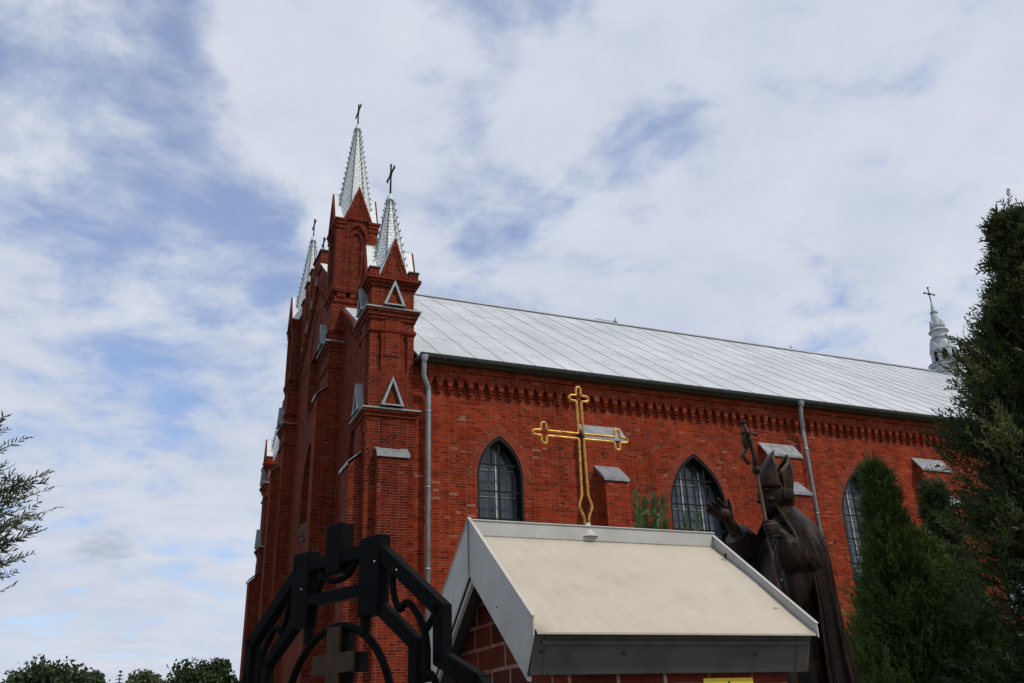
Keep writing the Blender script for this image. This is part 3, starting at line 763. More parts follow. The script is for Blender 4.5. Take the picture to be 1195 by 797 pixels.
def tall_turret():
    cx, cy = 5.25, 25.31
    t = MB(); gr_ = MB(); pb = MB()
    t.box(cx - .52, cx + .52, cy - .52, cy + .52, 13.2, 16.5)
    for k in range(4):
        T = quad_T(cx, cy, k); t.T = T
        arch_plate(t, -.405, .405, 14.30, 16.85, .27, 16.62, 14.75, .50, .64); t.box(-.27, .27, .48, .62, 14.30, 14.75)
        arch_plate(t, -.27, .27, 14.75, 16.70, .16, 16.40, 14.85, .50, .585)
        # round-arch hood over the niche
        oo = arch_pts(.36, 16.80, 15.9, 6); ii = arch_pts(.28, 16.64, 15.9, 6)
        ring_between(t, oo[1:-1], ii[1:-1], lambda u, z, d: (u, d, z), .665, .60)
        for j in range(3): t.box(-.55 + .42 * j, -.55 + .42 * j + .26, .5, .655, 14.02, 14.30)
        t.T = None
    for sx in (1, -1):
        for sy in (1, -1): t.box(cx + sx * .53 - .13, cx + sx * .53 + .13, cy + sy * .53 - .13, cy + sy * .53 + .13, 14.30, 16.45)
    frames(t, cx, cy, [(13.55, 13.85, .58), (13.85, 14.02, .62), (14.20, 14.26, .685), (14.26, 14.32, .70), (14.32, 14.38, .675)])
    for sx in (1, -1):
        for sy in (1, -1):
            x, y = cx + sx * .53, cy + sy * .53
            for z0, z1, h in ((16.45, 16.53, .16), (16.53, 16.60, .14), (16.60, 16.72, .17), (16.72, 16.80, .20)): t.box(x - h, x + h, y - h, y + h, z0, z1)
    t.box(cx - .60, cx + .60, cy - .60, cy + .60, 16.70, 16.86)
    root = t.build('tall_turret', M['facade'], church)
    for k in range(4):
        pb, gr_ = MB(), MB(); gable(pb, gr_, quad_T(cx, cy, k), 16.82, 18.08, .46, .70)
        pb.build('gablet', M['facade'], root); gr_.build('gablet_roof', M['spire_plain'], root)
    spire(cx, cy, 16.84, 20.85, .60, root)
    iron_cross((cx, cy, 21.05), .86, .36, root)
    return root
tt = tall_turret()
copy_tree(tt, church, (0, 2 * (YC - 25.31), 0))

def west_buttress(cy, hw, xup, zup, xlow, zw0, zw1, hood, ya=None, yb=None):
    mb = MB(); f = MB()
    mb.box(xup, FX + .05, cy - hw, cy + hw, 0, zup)
    ya = cy - hw if ya is None else ya; yb = cy + hw if yb is None else yb
    mb.slab([(xup + .02, ya + .03, 0), (xup + .02, ya + .03, zw1 - .03), (xlow + .02, ya + .03, zw0 - .03), (xlow + .02, ya + .03, 0)], (0, yb - ya - .06, 0))
    f.slab([(xup, ya - .02, zw1), (xlow - .03, ya - .02, zw0), (xlow - .03, yb + .02, zw0), (xup, yb + .02, zw1)], (0, 0, .025))
    f.slab([(xlow - .035, ya - .02, zw0 - .06), (xlow - .035, yb + .02, zw0 - .06), (xlow - .035, yb + .02, zw0 + .02), (xlow - .035, ya - .02, zw0 + .02)], (.02, 0, 0))
    pm = MB()
    if hood:
        z = hood
        for z0, z1, e in ((z - .85, z - .80, .03), (z - .80, z - .74, .05), (z - .30, z - .20, .03), (z - .20, z - .10, .07), (z - .10, z, .11), (z + .30, z + .36, .03), (z + .36, z + .42, .05)):
            mb.box(xup - e, FX + .04, cy - hw - e, cy + hw + e, z0, z1)
        e = .14
        fl_ = MB(); fl_.box(xup - e, FX + .03, cy - hw - e, cy + hw + e, z - .035, z + .002); fl_.frustum(xup - e, FX + .03, cy - hw - e, cy + hw + e, z, xup + .01, FX + .03, cy - hw + .01, cy + hw - .01, z + .05)
        T = lambda t, n, zz_: (xup - n, cy - t, zz_)
        pediment(mb, pm, T, z + .04, z + .82, .33, -.1, .20)
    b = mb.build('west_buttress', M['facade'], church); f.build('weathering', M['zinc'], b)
    if hood: fl_.build('flashing', M['zinc'], b); pm.build('pediment_trim', M['zinc'], b)
for s in (0, 1):
    m = (lambda y: y) if s == 0 else (lambda y: 2 * YC - y)
    ya, yb = sorted((m(24.66), m(25.24)))
    west_buttress(m(25.31), .64, 4.56, 13.75, 4.26, 10.74, 11.02, 12.47, ya, yb)
    west_buttress(m(20.46), .42, 4.58, 8.2, 4.28, 7.42, 7.70, None)
# south and north faces of the corner turrets: pilaster buttress with sloping cap
for s in (1, -1):
    f = (lambda y: y) if s == 1 else (lambda y: 2 * YC - y)
    mb = MB(); mb.slab([(4.87, f(19.83), 0), (4.87, f(19.83), 7.70), (4.87, f(19.60), 7.55), (4.87, f(19.60), 0)], (.74, 0, 0)); b = mb.build('corner_buttress', M['facade'], church)
    mb = MB(); mb.slab([(4.84, f(19.815), 7.76), (4.84, f(19.56), 7.57), (5.64, f(19.56), 7.57), (5.64, f(19.815), 7.76)], (0, 0, .025))
    mb.slab([(4.84, f(19.557), 7.50), (5.64, f(19.557), 7.50), (5.64, f(19.557), 7.585), (4.84, f(19.557), 7.585)], (0, s * .015, 0)); mb.build('weathering', M['zinc'], b)

# ---- ridge turret
c = (35.85, YC, 0)
mb = MB(); mb.revolve((c[0], c[1], 16.2), [(.70, 0), (.66, 1.0), (.80, 1.06), (.82, 1.14), (.62, 1.2)], 16, False)
for k in range(8):
    a = math.pi / 4 * k
    ca, sa = math.cos(a), math.sin(a)
    T = lambda t, n, z, ca=ca, sa=sa: (c[0] + n * ca - t * sa, c[1] + n * sa + t * ca, z)
    mb.T = T
    arch_plate(mb, -.245, .245, 17.38, 18.25, .13, 18.08, 17.42, .5, .585)
    mb.slab([(-.24, .62, 18.12), (.24, .62, 18.12), (0, .52, 18.66)], (0, -.12, 0))
    mb.slab([(-.115, .36, 19.42), (.115, .36, 19.42), (0, .30, 19.78)], (0, -.06, 0))
    mb.T = None
mb.revolve((c[0], c[1], 18.2), [(.55, 0), (.43, .45), (.47, .52), (.47, .58), (.40, .62), (.37, .85), (.45, .92), (.46, 1.0), (.40, 1.06), (.31, 1.12), (.27, 1.45), (.25, 1.50), (.155, 1.98), (.175, 2.0), (.17, 2.04), (.14, 2.06), (.03, 2.62)], 16, False)
rt = mb.build('ridge_turret', metal_paint('pale_blue_grey_tin', (.47, .51, .52), .5, 0, .3), church)
mb = MB(); mb.revolve((c[0], c[1], 17.3), [(.47, 0), (.47, .95)], 12); mb.build('louvre', M['dark_void'], rt)
mb = MB()
for z, r in ((17.385, .826), (18.76, .474), (19.16, .464), (20.22, .18)):
    mb = MB(); mb.revolve((c[0], c[1], z), [(r - .05, -.035), (r + .01, -.03), (r + .01, .02), (r - .05, .025)], 16, False); mb.build('cornice_ring', M['zinc_dark'], rt)
mb = MB(); x, y, z = c[0], c[1], 20.8
mb.tube([(x, y, z - .1), (x, y, z + .85)], .028, 6); mb.tube([(x - .33, y, z + .5), (x + .33, y, z + .5)], .028, 6)
for dx, dz in ((-.33, .5), (.33, .5), (0, .85)): mb.revolve((x + dx, y, z + dz - .07), [(0, 0), (.07, .07), (0, .14)], 6)
mb.revolve((x, y, z + .40), [(0, 0), (.10, .10), (0, .2)], 6)
mb.build('iron_cross', M['iron'], rt)

# ------------------------------------------------------------------ brick shrine with gable roof
SX0, SX1, SYR, SW, SE_, SR = 1.068, 2.085, 2.955, .530, 1.850, 2.236
shrine = thing('shrine_pillar', 'brick pillar with a cream sheet metal gable roof carrying a gilded cross', 'shrine', (1.57, 2.955, 0))
yf, yb = SYR - SW, SYR + SW
mb = MB()
bx0, bx1, by0, by1 = 1.165, 2.00, 2.515, 3.395
mb.slab([(bx0, by0, 0), (bx0, by1, 0), (bx0, by1, 1.80), (bx0, SYR, 2.15), (bx0, by0, 1.80)], (bx1 - bx0, 0, 0))
mb.build('brick_pillar', M['pillar_brick'], shrine)
ln = math.hypot(SW, SR - SE_); nv = Vector((0, -(SR - SE_) / ln, SW / ln))
mb = MB()
nx, ns = 16, 10
def rp(i, j, side):
    u = SX0 + .012 + (SX1 - SX0 - .024) * i / nx; v = j / ns
    y = yf + (SYR - yf) * v; z = SE_ + (SR - SE_) * v
    wv = .004 * math.sin(u * 9 + v * 3) * math.sin(v * math.pi) + .003 * math.sin(u * 23 + v * 7) * math.sin(v * math.pi)
    z += wv
    return (u, y if side else 2 * SYR - y, z)
for side in (1, 0):
    for i in range(nx):
        for j in range(ns):
            q = [rp(i, j, side), rp(i + 1, j, side), rp(i + 1, j + 1, side), rp(i, j + 1, side)]
            mb.poly(q if side else q[::-1], None, True)
    a = rp(0, 0, side); b = rp(nx, 0, side); mb.poly([a, b, (b[0], b[1], b[2] - .006), (a[0], a[1], a[2] - .006)])
mb.build('roof_sheet', M['cream'], shrine)
def verge(x, out, side, mat, drop0, drop1, thick=.006, lip=True):
    "upright sheet along a verge: from 4 cm above the roof plane down to the drop"
    s = 1 if side else -1
    Y = lambda y: y if side else 2 * SYR - y
    m = MB(); t = .042 / nv.z
    pts = [(x, Y(yf), SE_ + .042), (x, Y(SYR), SR + t), (x, Y(SYR), SR - drop1), (x, Y(yf + .072), SE_ - drop0), (x, Y(yf + .002), SE_ - .008)]
    m.slab(pts, (out * thick, 0, 0))
    # folded top edge
    m.slab([(x - .004, Y(yf - .002), SE_ + .043), (x + .009, Y(yf - .002), SE_ + .043), (x + .009, Y(SYR), SR + t + .001), (x - .004, Y(SYR), SR + t + .001)], (0, 0, .0035))
    return m
for side in (1, 0):
    verge(SX0, 1, side, None, .117, .145).build('verge_trim', M['grey_trim'], shrine, .0015)
    Y = lambda y: y if side else 2 * SYR - y
    m = MB(); t = .042 / nv.z
    m.slab([(SX1, Y(yf), SE_ + .03), (SX1, Y(SYR), SR + t - .008), (SX1, Y(SYR), SR - .004), (SX1, Y(yf), SE_ - .012)], (-.006, 0, 0))
    m.slab([(SX1 - .010, Y(yf - .002), SE_ + .031), (SX1 + .004, Y(yf - .002), SE_ + .031), (SX1 + .004, Y(SYR), SR + t - .007), (SX1 - .010, Y(SYR), SR + t - .007)], (0, 0, .0035))
    m.build('verge_trim', M['cream_edge'], shrine, .0015)
    # folded lower lip under the left verge and the soffit
    m = MB(); m.slab([(SX0 + .010, Y(SYR), SR - .168), (SX0 + .010, Y(yf + .078), SE_ - .128), (SX0 + .010, Y(yf + .078), SE_ - .114), (SX0 + .010, Y(SYR), SR - .150)], (.014, 0, 0))
    m.build('drip_edge', M['cream_edge'], shrine, .001)
    m = MB(); m.slab([(SX0 + .04, Y(yf + .03), SE_ - .02), (SX0 + .04, Y(SYR), SR - .03), (SX1 - .03, Y(SYR), SR - .03), (SX1 - .03, Y(yf + .03), SE_ - .02)], (0, 0, -.012)); m.build('soffit', M['fascia'], shrine)
    # eaves fascia: recessed grey box with a lower fold
    m = MB(); fx0, fx1 = SX0 + .012, SX1 - .012
    a0, a1 = Y(yf + .03), Y(yf + .066)
    m.slab([(fx0, a0, SE_ - .004), (fx0, a0 + (a1 - a0) * .72, SE_ - .085), (fx0, a1, SE_ - .112), (fx0, a1 + (a1 - a0) * .6, SE_ - .112), (fx0, a1 + (a1 - a0) * .6, SE_ - .004)], (fx1 - fx0, 0, 0))
    m.build('eaves_fascia', M['fascia'], shrine, .002)
    for xs in (fx1 - .055, fx0 + .04):
        m = MB(); m.slab([(xs, a0 - (a1 - a0) * .06, SE_ - .006), (xs, a0 + (a1 - a0) * .66, SE_ - .086), (xs, a1 - (a1 - a0) * .06, SE_ - .113), (xs, a1 + .01, SE_ - .112), (xs, a1 + .01, SE_ - .006)], (.004, 0, 0)); m.build('fascia_joint', M['fascia'], shrine)
    for xs, zz_ in ((fx0 + .48, -.030), (fx0 + .30, -.055), (fx1 - .22, -.06), (fx0 + .03, -.05)): m = MB(); m.revolve((xs, a0 + (a1 - a0) * .3, SE_ + zz_), [(0, -.005), (.006, 0), (0, .005)], 8); m.build('screw', M['iron'], shrine)
# ridge upstand, apex seam, screws
m = MB(); t = .042 / nv.z
m.box(SX0 + .01, SX1 - .008, SYR - .020, SYR + .020, SR - .012, SR + t - .012); m.box(SX0 + .002, SX1 + .002, SYR - .024, SYR + .024, SR + t - .012, SR + t - .007)
m.build('ridge_cap', M['cream_edge'], shrine, .002)
m = MB(); m.box(SX0 - .004, SX0 + .0, SYR - .004, SYR + .004, SR - .145, SR + t - .006); m.build('apex_seam', M['zinc_dark'], shrine); m = MB(); m.box(SX1 - .001, SX1 + .004, SYR - .006, SYR + .004, SR - .01, SR + t); m.build('apex_seam', M['zinc_dark'], shrine)
for (u, v) in ((SX0, .38),): m = MB(); m.revolve((u - .003, yf + .07 + (SYR - yf) * v, SE_ + (SR - SE_) * v - .045), [(0, -.003), (.003, 0), (0, .003)], 8); m.build('screw', M['iron'], shrine)
m = MB(); m.revolve((SX1 - .03, SYR - .12, SR - .075), [(0, -.004), (.004, .0), (.004, .014), (.008, .016), (0, .022)], 8)
m.build('screw', M['iron'], shrine)
# silicone blob where the cross passes the ridge
m = MB(); m.revolve((1.540, SYR - .004, SR + .005), [(.036, 0), (.026, .008), (.014, .03), (.009, .052), (0, .055)], 14); m.build('sealant', M['cream_edge'], shrine)

# gilded cross: one bent rod following the outline of a cross with trefoil ends
def rounded(pts, k=2, closed=True):
    for _ in range(k):
        q = []; n = len(pts)
        for i in range(n if closed else n - 1):
            a, b = Vector(pts[i]), Vector(pts[(i + 1) % n]); q += [a * .75 + b * .25, a * .25 + b * .75]
        if not closed: q = [Vector(pts[0])] + q + [Vector(pts[-1])]
        pts = q
    return pts
CX, CZ, gp = 1.541, 2.634, .0102
def arm(L_, xw, g=gp):
    "outline of one arm pointing along +u: from (g,+g) out to the trefoil tip and back to (g,-g)"
    c_ = L_ - .048; h = xw
    return [(g, g), (c_ - .0115, g), (c_ - .011, h - .007), (c_ - .006, h), (c_ + .004, h), (c_ + .011, h - .007), (c_ + .0115, g), (L_ - .012, g), (L_, g * .6), (L_, -g * .6), (L_ - .012, -g), (c_ + .0115, -g), (c_ + .011, -h + .007), (c_ + .004, -h), (c_ - .006, -h), (c_ - .011, -h + .007), (c_ - .0115, -g), (g, -g)]
pts = [(CX - .008, 2.285), (CX - .010, 2.318), (CX - .026, 2.352), (CX - .026, 2.366), (CX - .013, 2.400), (CX - gp, CZ - gp)]
pts += [(CX - u, CZ + v) for u, v in [(a, -b) for a, b in arm(.207, .042)]][0:]
pts += [(CX - v, CZ + u) for u, v in arm(.205, .042)]
pts += [(CX + u, CZ + v) for u, v in arm(.207, .042)]
pts += [(CX + gp, CZ - gp), (CX + .013, 2.400), (CX + .026, 2.366), (CX + .026, 2.352), (CX + .010, 2.318), (CX + .008, 2.285)]
path = [(x, SYR + .004, z) for x, z in pts]
clean = [path[0]]
for p in path[1:]:
    if (Vector(p) - Vector(clean[-1])).length > .004: clean.append(p)
def fillet(P, r):
    P = [Vector(p) for p in P]; q = [P[0]]
    for a, b, c in zip(P, P[1:], P[2:]):
        l1, l2 = (a - b).length, (c - b).length; k1, k2 = min(r, l1 * .45), min(r, l2 * .45)
        p1, p2 = b + (a - b).normalized() * k1, b + (c - b).normalized() * k2
        q += [p1, p1 * .25 + b * .5 + p2 * .25, p2]
    return q + [P[-1]]
m = MB(); m.tube(fillet(clean, .006), .0052, 8)
m.build('gilded_cross', M['gold'], shrine, 0, 'gilded outline cross with trefoil ends on the ridge')
# yellow sign on the front of the pillar
sgn = thing('warning_sign', 'small yellow sign with a black mark fixed below the eaves of the brick pillar', 'sign', (1.77, by0, 1.62))
m = MB(); m.box(1.678, 1.864, by0 - .006, by0 - .001, 1.53, 1.724); m.build('plate', M['yellow'], sgn, .002)
m = MB(); m.slab([(1.771 - .07, by0 - .008, 1.60), (1.771 + .07, by0 - .008, 1.60), (1.771, by0 - .008, 1.716)], (0, .002, 0)); m.build('symbol', M['black_ink'], sgn)
m = MB(); m.slab([(1.771 - .05, by0 - .0095, 1.608), (1.771 + .05, by0 - .0095, 1.608), (1.771, by0 - .0095, 1.694)], (0, .0015, 0)); m.build('symbol', M['yellow'], sgn)

# ------------------------------------------------------------------ black steel gate
gate = thing('churchyard_gate', 'black steel gate with a bronze coloured cross in its ring beside the brick pillar', 'gate', (.6, 2.2, 0))
GP = Vector((.54796, 2.20388, 0)); GD = Vector((.357604, -.933873, 0)); GN = Vector((.933873, .357604, 0))
def gpt(s, z, n=0.0): return GP + GD * s + GN * n + Vector((0, 0, z))
def bar(m, a, b, wd, th, n0=0.0):
    a = Vector((a[0], a[1])); b = Vector((b[0], b[1])); d = (b - a).normalized(); p = Vector((-d.y, d.x)) * wd / 2
    q = [a + p, b + p, b - p, a - p]
    m.slab([tuple(gpt(v.x, v.y, n0 - th / 2)) for v in q], tuple(GN * th))
SC = -.163
def mir(p): return (2 * SC - p[0], p[1])
m = MB(); bar(m, (-.002, 1.862), (-.002, 2.054), .086, .036); m.build('head_plate', M['gate_black'], gate, .004)
m = MB(); bar(m, mir((-.002, 1.862)), mir((-.002, 2.062)), .086, .036); m.build('head_plate', M['gate_black'], gate, .004)
m = MB(); bar(m, (SC, 1.985), (SC, 2.112), .072, .042); m.build('top_block', M['gate_black'], gate, .004)
for z, wd in ((2.022, .033), (1.929, .028)):
    m = MB(); bar(m, (SC - .12, z), (SC + .12, z), wd, .034); m.build('cross_rail', M['gate_black'], gate, .003)
def chain(m, P, wd, th, n0=0):
    for a, b in zip(P, P[1:]):
        av, bv = Vector(a), Vector(b); e = (bv - av).normalized() * wd * .30
        bar(m, av - e, bv + e, wd, th, n0)
outer = [(.04, 2.005), (.265, 1.848), (.265, 1.745), (.385, 1.69), (.47, 1.60), (.47, .12)]
inner = [(.02, 1.885), (.172, 1.785), (.172, 1.20), (.172, .12)]
for f in (lambda p: p, mir):
    m = MB(); chain(m, [f(p) for p in outer], .037, .028); m.build('outer_frame', M['gate_black'], gate, .003)
    m = MB(); chain(m, [f(p) for p in inner], .032, .026, .0006); m.build('inner_frame', M['gate_black'], gate, .003)
    m = MB(); bar(m, f((SC + .128, 1.92)), f((SC + .128, 1.82)), .020, .020); m.build('spacer_bar', M['gate_black'], gate, .002)
def rod(P, r=.0085):
    m = MB(); m.tube(rounded([tuple(gpt(*p)) for p in P], 2, False), r, 8); return m
rods = [[(.075, 1.985), (.078, 1.905), (.108, 1.858), (.125, 1.880), (.150, 1.876), (.212, 1.806), (.212, 1.70)], [(.208, 1.812), (.250, 1.848)], [(.175, 1.722), (.222, 1.722), (.25, 1.69), (.255, 1.6)]]
for P in rods:
    for f in (lambda p: p, mir): rod([f(p) for p in P]).build('scroll_rod', M['gate_black'], gate)
for P in [[(-.245, 2.005), (-.212, 1.968), (-.125, 1.968), (-.095, 1.99), (-.065, 2.02)], [(-.232, 1.995), (-.262, 1.945)]]: rod(P).build('scroll_rod', M['gate_black'], gate)
m = MB(); cc_ = (SC + .012, 1.607); m.tube([tuple(gpt(cc_[0] + .245 * math.cos(2 * math.pi * k / 48), cc_[1] + .245 * math.sin(2 * math.pi * k / 48))) for k in range(48)], .0105, 8, True, True); m.build('ring', M['gate_black'], gate)
m = MB()
def crossblock(m, n0, th):
    SC = -.163 + .024
    m.slab([tuple(gpt(*p, n0)) for p in ((SC - .028, 1.848), (SC - .028, 1.785), (SC - .090, 1.785), (SC - .090, 1.738), (SC - .028, 1.738), (SC - .028, 1.50), (SC + .028, 1.50), (SC + .028, 1.738), (SC + .090, 1.738), (SC + .090, 1.785), (SC + .028, 1.785), (SC + .028, 1.848))], tuple(GN * th))
crossblock(m, -.024, .008); m.build('cross', M['gate_cross'], gate, .002)
m = MB(); crossblock(m, -.0155, .040); m.build('cross_shade_core', M['gate_black'], gate, .002)  # black backing paints in the shaded side of the cross
for k in range(7):
    m = MB(); s = -.42 + .086 * k; bar(m, (s, .15), (s, 1.25), .016, .016); m.build('infill_bar', M['gate_black'], gate)
for z in (.16, 1.24):
    m = MB(); bar(m, (-.80, z), (.47, z), .036, .03, .001); m.build('cross_rail', M['gate_black'], gate, .003)
for s, z, n0 in ((.035, 1.985, -.026), (.115, 1.954, -.018), (-.30, 1.96, -.026)):
    m = MB(); m.revolve(tuple(gpt(s, z - .003, n0)), [(0, 0), (.003, .003), (0, .006)], 6); m.build('rivet', M['white_bar'], gate)

# ------------------------------------------------------------------ statue
SB = at(922, 655, 6.0); SB = Vector((SB.x, SB.y, 0))
SF = Vector((-.985, .172, 0)); SL = Vector((-.172, -.985, 0))
statue = thing('bishop_statue', 'dark bronze statue of a mitred bishop holding a crucifix staff, one hand raised', 'statue', tuple(SB))
def sp(a, b, z): return SB + SF * a + SL * b + Vector((0, 0, z))
def ell(m, c, r, n=14, tilt=0):
    for i in range(n):
        for k in range(2 * n):
            q = []
            for (ii, kk) in ((i, k), (i, k + 1), (i + 1, k + 1), (i + 1, k)):
                th = math.pi * ii / n; ph = math.pi * kk / n
                x, y, z = r[0] * math.sin(th) * math.cos(ph), r[1] * math.sin(th) * math.sin(ph), -r[2] * math.cos(th)
                x, z = x * math.cos(tilt) - z * math.sin(tilt), x * math.sin(tilt) + z * math.cos(tilt)
                q.append(sp(c[0] + x, c[1] + y, c[2] + z))
            if i == 0: q = [q[0], q[2], q[3]]
            elif i == n - 1: q = q[:3]
            m.poly(q)
def limb(m, P, r, n=12): m.tube([sp(*p) for p in P], r, n)
def finger(m, base, d1, d2, L1, r): # two-bend finger
    b = Vector(base); d1 = Vector(d1).normalized(); d2 = Vector(d2).normalized()
    pts = [b - d1 * .025, b, b + d1 * L1 * .45, b + d1 * L1 * .45 + (d1 + d2).normalized() * L1 * .32, b + d1 * L1 * .45 + (d1 + d2).normalized() * L1 * .32 + d2 * L1 * .25]
    m.tube([sp(*p) for p in pts], [r * 1.05, r, r * .97, r * .9, r * .75], 8)
    e = pts[-1]; ell(m, tuple(e), (r * .75,) * 3, 5)
m = MB()
# robe (alb and dalmatic) with folds
prof = [(.98, .22, .26), (1.2, .22, .26), (1.6, .20, .26), (2.0, .19, .265), (2.3, .19, .275), (2.5, .19, .285), (2.62, .17, .28), (2.70, .14, .24), (2.77, .10, .16), (2.83, .075, .085), (2.93, .07, .075)]
nz = len(prof); ns_ = 72
def ringpt(i, k):
    z, A, B = prof[i]; th = 2 * math.pi * k / ns_
    f = max(0, min(1, (2.6 - z) / 1.0))
    fo = 1 + f * (.055 * math.sin(11 * th + .8 * math.sin(2 * th) + z * .5) + .03 * math.sin(23 * th + 1.3))
    return sp(A * fo * math.cos(th), B * fo * math.sin(th), z)
for i in range(nz - 1):
    for k in range(ns_): m.poly([ringpt(i, k), ringpt(i, k + 1), ringpt(i + 1, k + 1), ringpt(i + 1, k)])
m.poly([ringpt(0, k) for k in reversed(range(ns_))]); m.poly([ringpt(nz - 1, k) for k in range(ns_)])
# head and face
hx, hz = .022, 3.015
def hel(dx, dy, dz, r, n=10, tilt=0): k = 0.98; ell(m, (hx + dx * k, dy * k, hz + dz * k), tuple(q * k for q in r), n, tilt)
hel(0, 0, 0, (.125, .100, .150), 14); hel(.045, 0, -.070, (.085, .078, .080), 12); hel(.095, 0, -.110, (.036, .045, .028))
hel(.128, 0, -.014, (.022, .017, .045), 8, -.35); hel(.147, 0, -.038, (.018, .022, .015))
hel(.106, 0, .034, (.028, .078, .017)); hel(.120, 0, -.070, (.018, .034, .009)); hel(.116, 0, -.086, (.018, .030, .010))
for s in (1, -1):
    hel(.080, s * .052, -.036, (.036, .030, .026)); hel(-.01, s * .100, -.01, (.030, .014, .045)); hel(.100, s * .040, .010, (.012, .018, .009), 8)
    hel(-.03, s * .088, .0, (.055, .016, .06))
# right arm (far side) stretched forward, left arm bent up to the staff
limb(m, [(0, -.18, 2.66), (.08, -.24, 2.66), (.18, -.22, 2.70), (.275, -.185, 2.79)], [.12, .118, .112, .096])
limb(m, [(.24, -.205, 2.75), (.300, -.170, 2.835), (.330, -.150, 2.875)], [.05, .043, .037])
ell(m, (.15, -.225, 2.58), (.12, .05, .11), 10); ell(m, (.23, -.20, 2.67), (.065, .05, .10), 10)
hb = Vector((.360, -.135, 2.908))
ell(m, tuple(hb), (.060, .030, .052), 10, .5)
fd = Vector((.88, .02, .42))
for q, L1, dv in ((-.036, .095, -.14), (-.012, .112, -.04), (.012, .106, .05), (.034, .085, .16)):
    finger(m, tuple(hb + Vector((.030 - abs(q) * .2, 0, .030)) + Vector((-.5, 0, .6)).normalized() * q * 1.15 + Vector((0, q * .35, 0))), (fd.x, dv, fd.z + q * 3), (fd.x * .55, dv + .25, fd.z + .1 + q * 3), L1, .0135)
finger(m, tuple(hb + Vector((-.035, .012, .030))), (.10, .15, 1), (.35, .25, .9), .080, .0145)
limb(m, [(0, .18, 2.66), (.0, .25, 2.58), (.02, .275, 2.45), (.12, .31, 2.52), (.205, .34, 2.635)], [.11, .11, .11, .108, .088])
ell(m, (.11, .30, 2.46), (.13, .075, .17), 12); ell(m, (.16, .32, 2.40), (.085, .055, .18), 12); ell(m, (.21, .35, 2.56), (.075, .075, .13), 12)
limb(m, [(.17, .36, 2.59), (.225, .36, 2.66), (.252, .355, 2.69)], [.055, .043, .037])
hc = Vector((.285, .352, 2.71)); ell(m, tuple(hc + Vector((-.005, .012, 0))), (.055, .026, .045), 10, .5)
STF = (.318, .335)
for j in range(4):
    z = 2.738 - .026 * j; b0 = (.302 - .006 * j, .376, z)
    finger(m, b0, (.9, -.1, -.05), (.25, -.95, -.05), .062 - .004 * abs(j - 1), .0125)
finger(m, (.277, .362, 2.752), (.75, -.25, .3), (.8, -.5, 0), .06, .0135)
body = m.build('body', M['bronze'], statue)
rm = body.modifiers.new('union', 'REMESH'); rm.mode = 'VOXEL'; rm.voxel_size = .0068; rm.use_smooth_shade = True
smo = body.modifiers.new('smooth', 'SMOOTH'); smo.factor = .5; smo.iterations = 3
# cope hanging from the shoulders, open in front
m = MB(); rows = [(2.93, .100, .105, .0, 138), (2.90, .108, .13, .0, 134), (2.86, .12, .185, .0, 132), (2.80, .145, .265, .0, 130), (2.74, .165, .325, .0, 127), (2.66, .182, .365, .005, 122), (2.55, .185, .382, .012, 114), (2.42, .185, .382, .018, 108), (2.25, .19, .378, .03, 105), (2.1, .20, .378, .04, 105), (1.9, .225, .382, .05, 105), (1.72, .25, .387, .07, 104), (1.55, .27, .39, .09, 103)]
nc = 90
def cpt(i, k):
    z, A, B, fo, span = rows[i]; u = -1 + 2 * k / nc; th = math.pi + math.radians(span) * u
    rr = 1 + fo * math.sin(9 * u * math.pi * .9 + .6) + fo * .5 * math.sin(17 * u * math.pi + z)
    zz_ = z + (.02 * math.sin(6 * u) if i > 10 else 0) - (.05 * (1 - u * u) if i > 10 else 0)
    return sp(A * rr * math.cos(th), B * rr * math.sin(th), zz_)
for i in range(len(rows) - 1):
    for k in range(nc): m.poly([cpt(i, k), cpt(i, k + 1), cpt(i + 1, k + 1), cpt(i + 1, k)], None, True)
cape = m.build('cope', M['bronze'], statue)
so = cape.modifiers.new('thick', 'SOLIDIFY'); so.thickness = .022; so.offset = 1
ss = cape.modifiers.new('sub', 'SUBSURF'); ss.levels = 1; ss.render_levels = 1
for kk in (0, nc):    # embroidered border down both front edges
    m = MB(); m.tube([cpt(i, kk) for i in range(len(rows))], [.011] * len(rows), 8); m.build('cope_border', M['bronze'], cape)
# mitre: two pointed shields and the cap between
m = MB(); nb, nh = 24, 10
for sgn_, (ta, tz) in ((1, (-.005, 3.345)), (-1, (-.10, 3.315))):
    def mp_(i, j):
        u = -1 + 2 * i / nb; th = u * math.pi / 2; v = j / nh
        bx = .03 + sgn_ * .118 * math.cos(th); by = .098 * math.sin(th); bz = 3.075 - .03 * (0 if sgn_ == 1 else 1) - .012 * math.sin(th) ** 2
        hgt = (1 - abs(u) ** 1.45); topz = bz + .135 + (tz - bz - .135) * hgt
        tx = ta + (bx - .03 - sgn_ * .118) * .35; tx = bx + (tx - bx) * hgt; ty = by * (.92 - .25 * hgt)
        e = math.sin(v * math.pi) * .018 * sgn_
        return sp(bx + (tx - bx) * v ** 1.3 + e, by + (ty - by) * v, bz + (topz - bz) * v)
    for i in range(nb):
        for j in range(nh): m.poly([mp_(i, j), mp_(i + 1, j), mp_(i + 1, j + 1), mp_(i, j + 1)], None, True)
mit = m.build('mitre', M['bronze'], statue); so = mit.modifiers.new('thick', 'SOLIDIFY'); so.thickness = .014; so.offset = 0
m = MB()
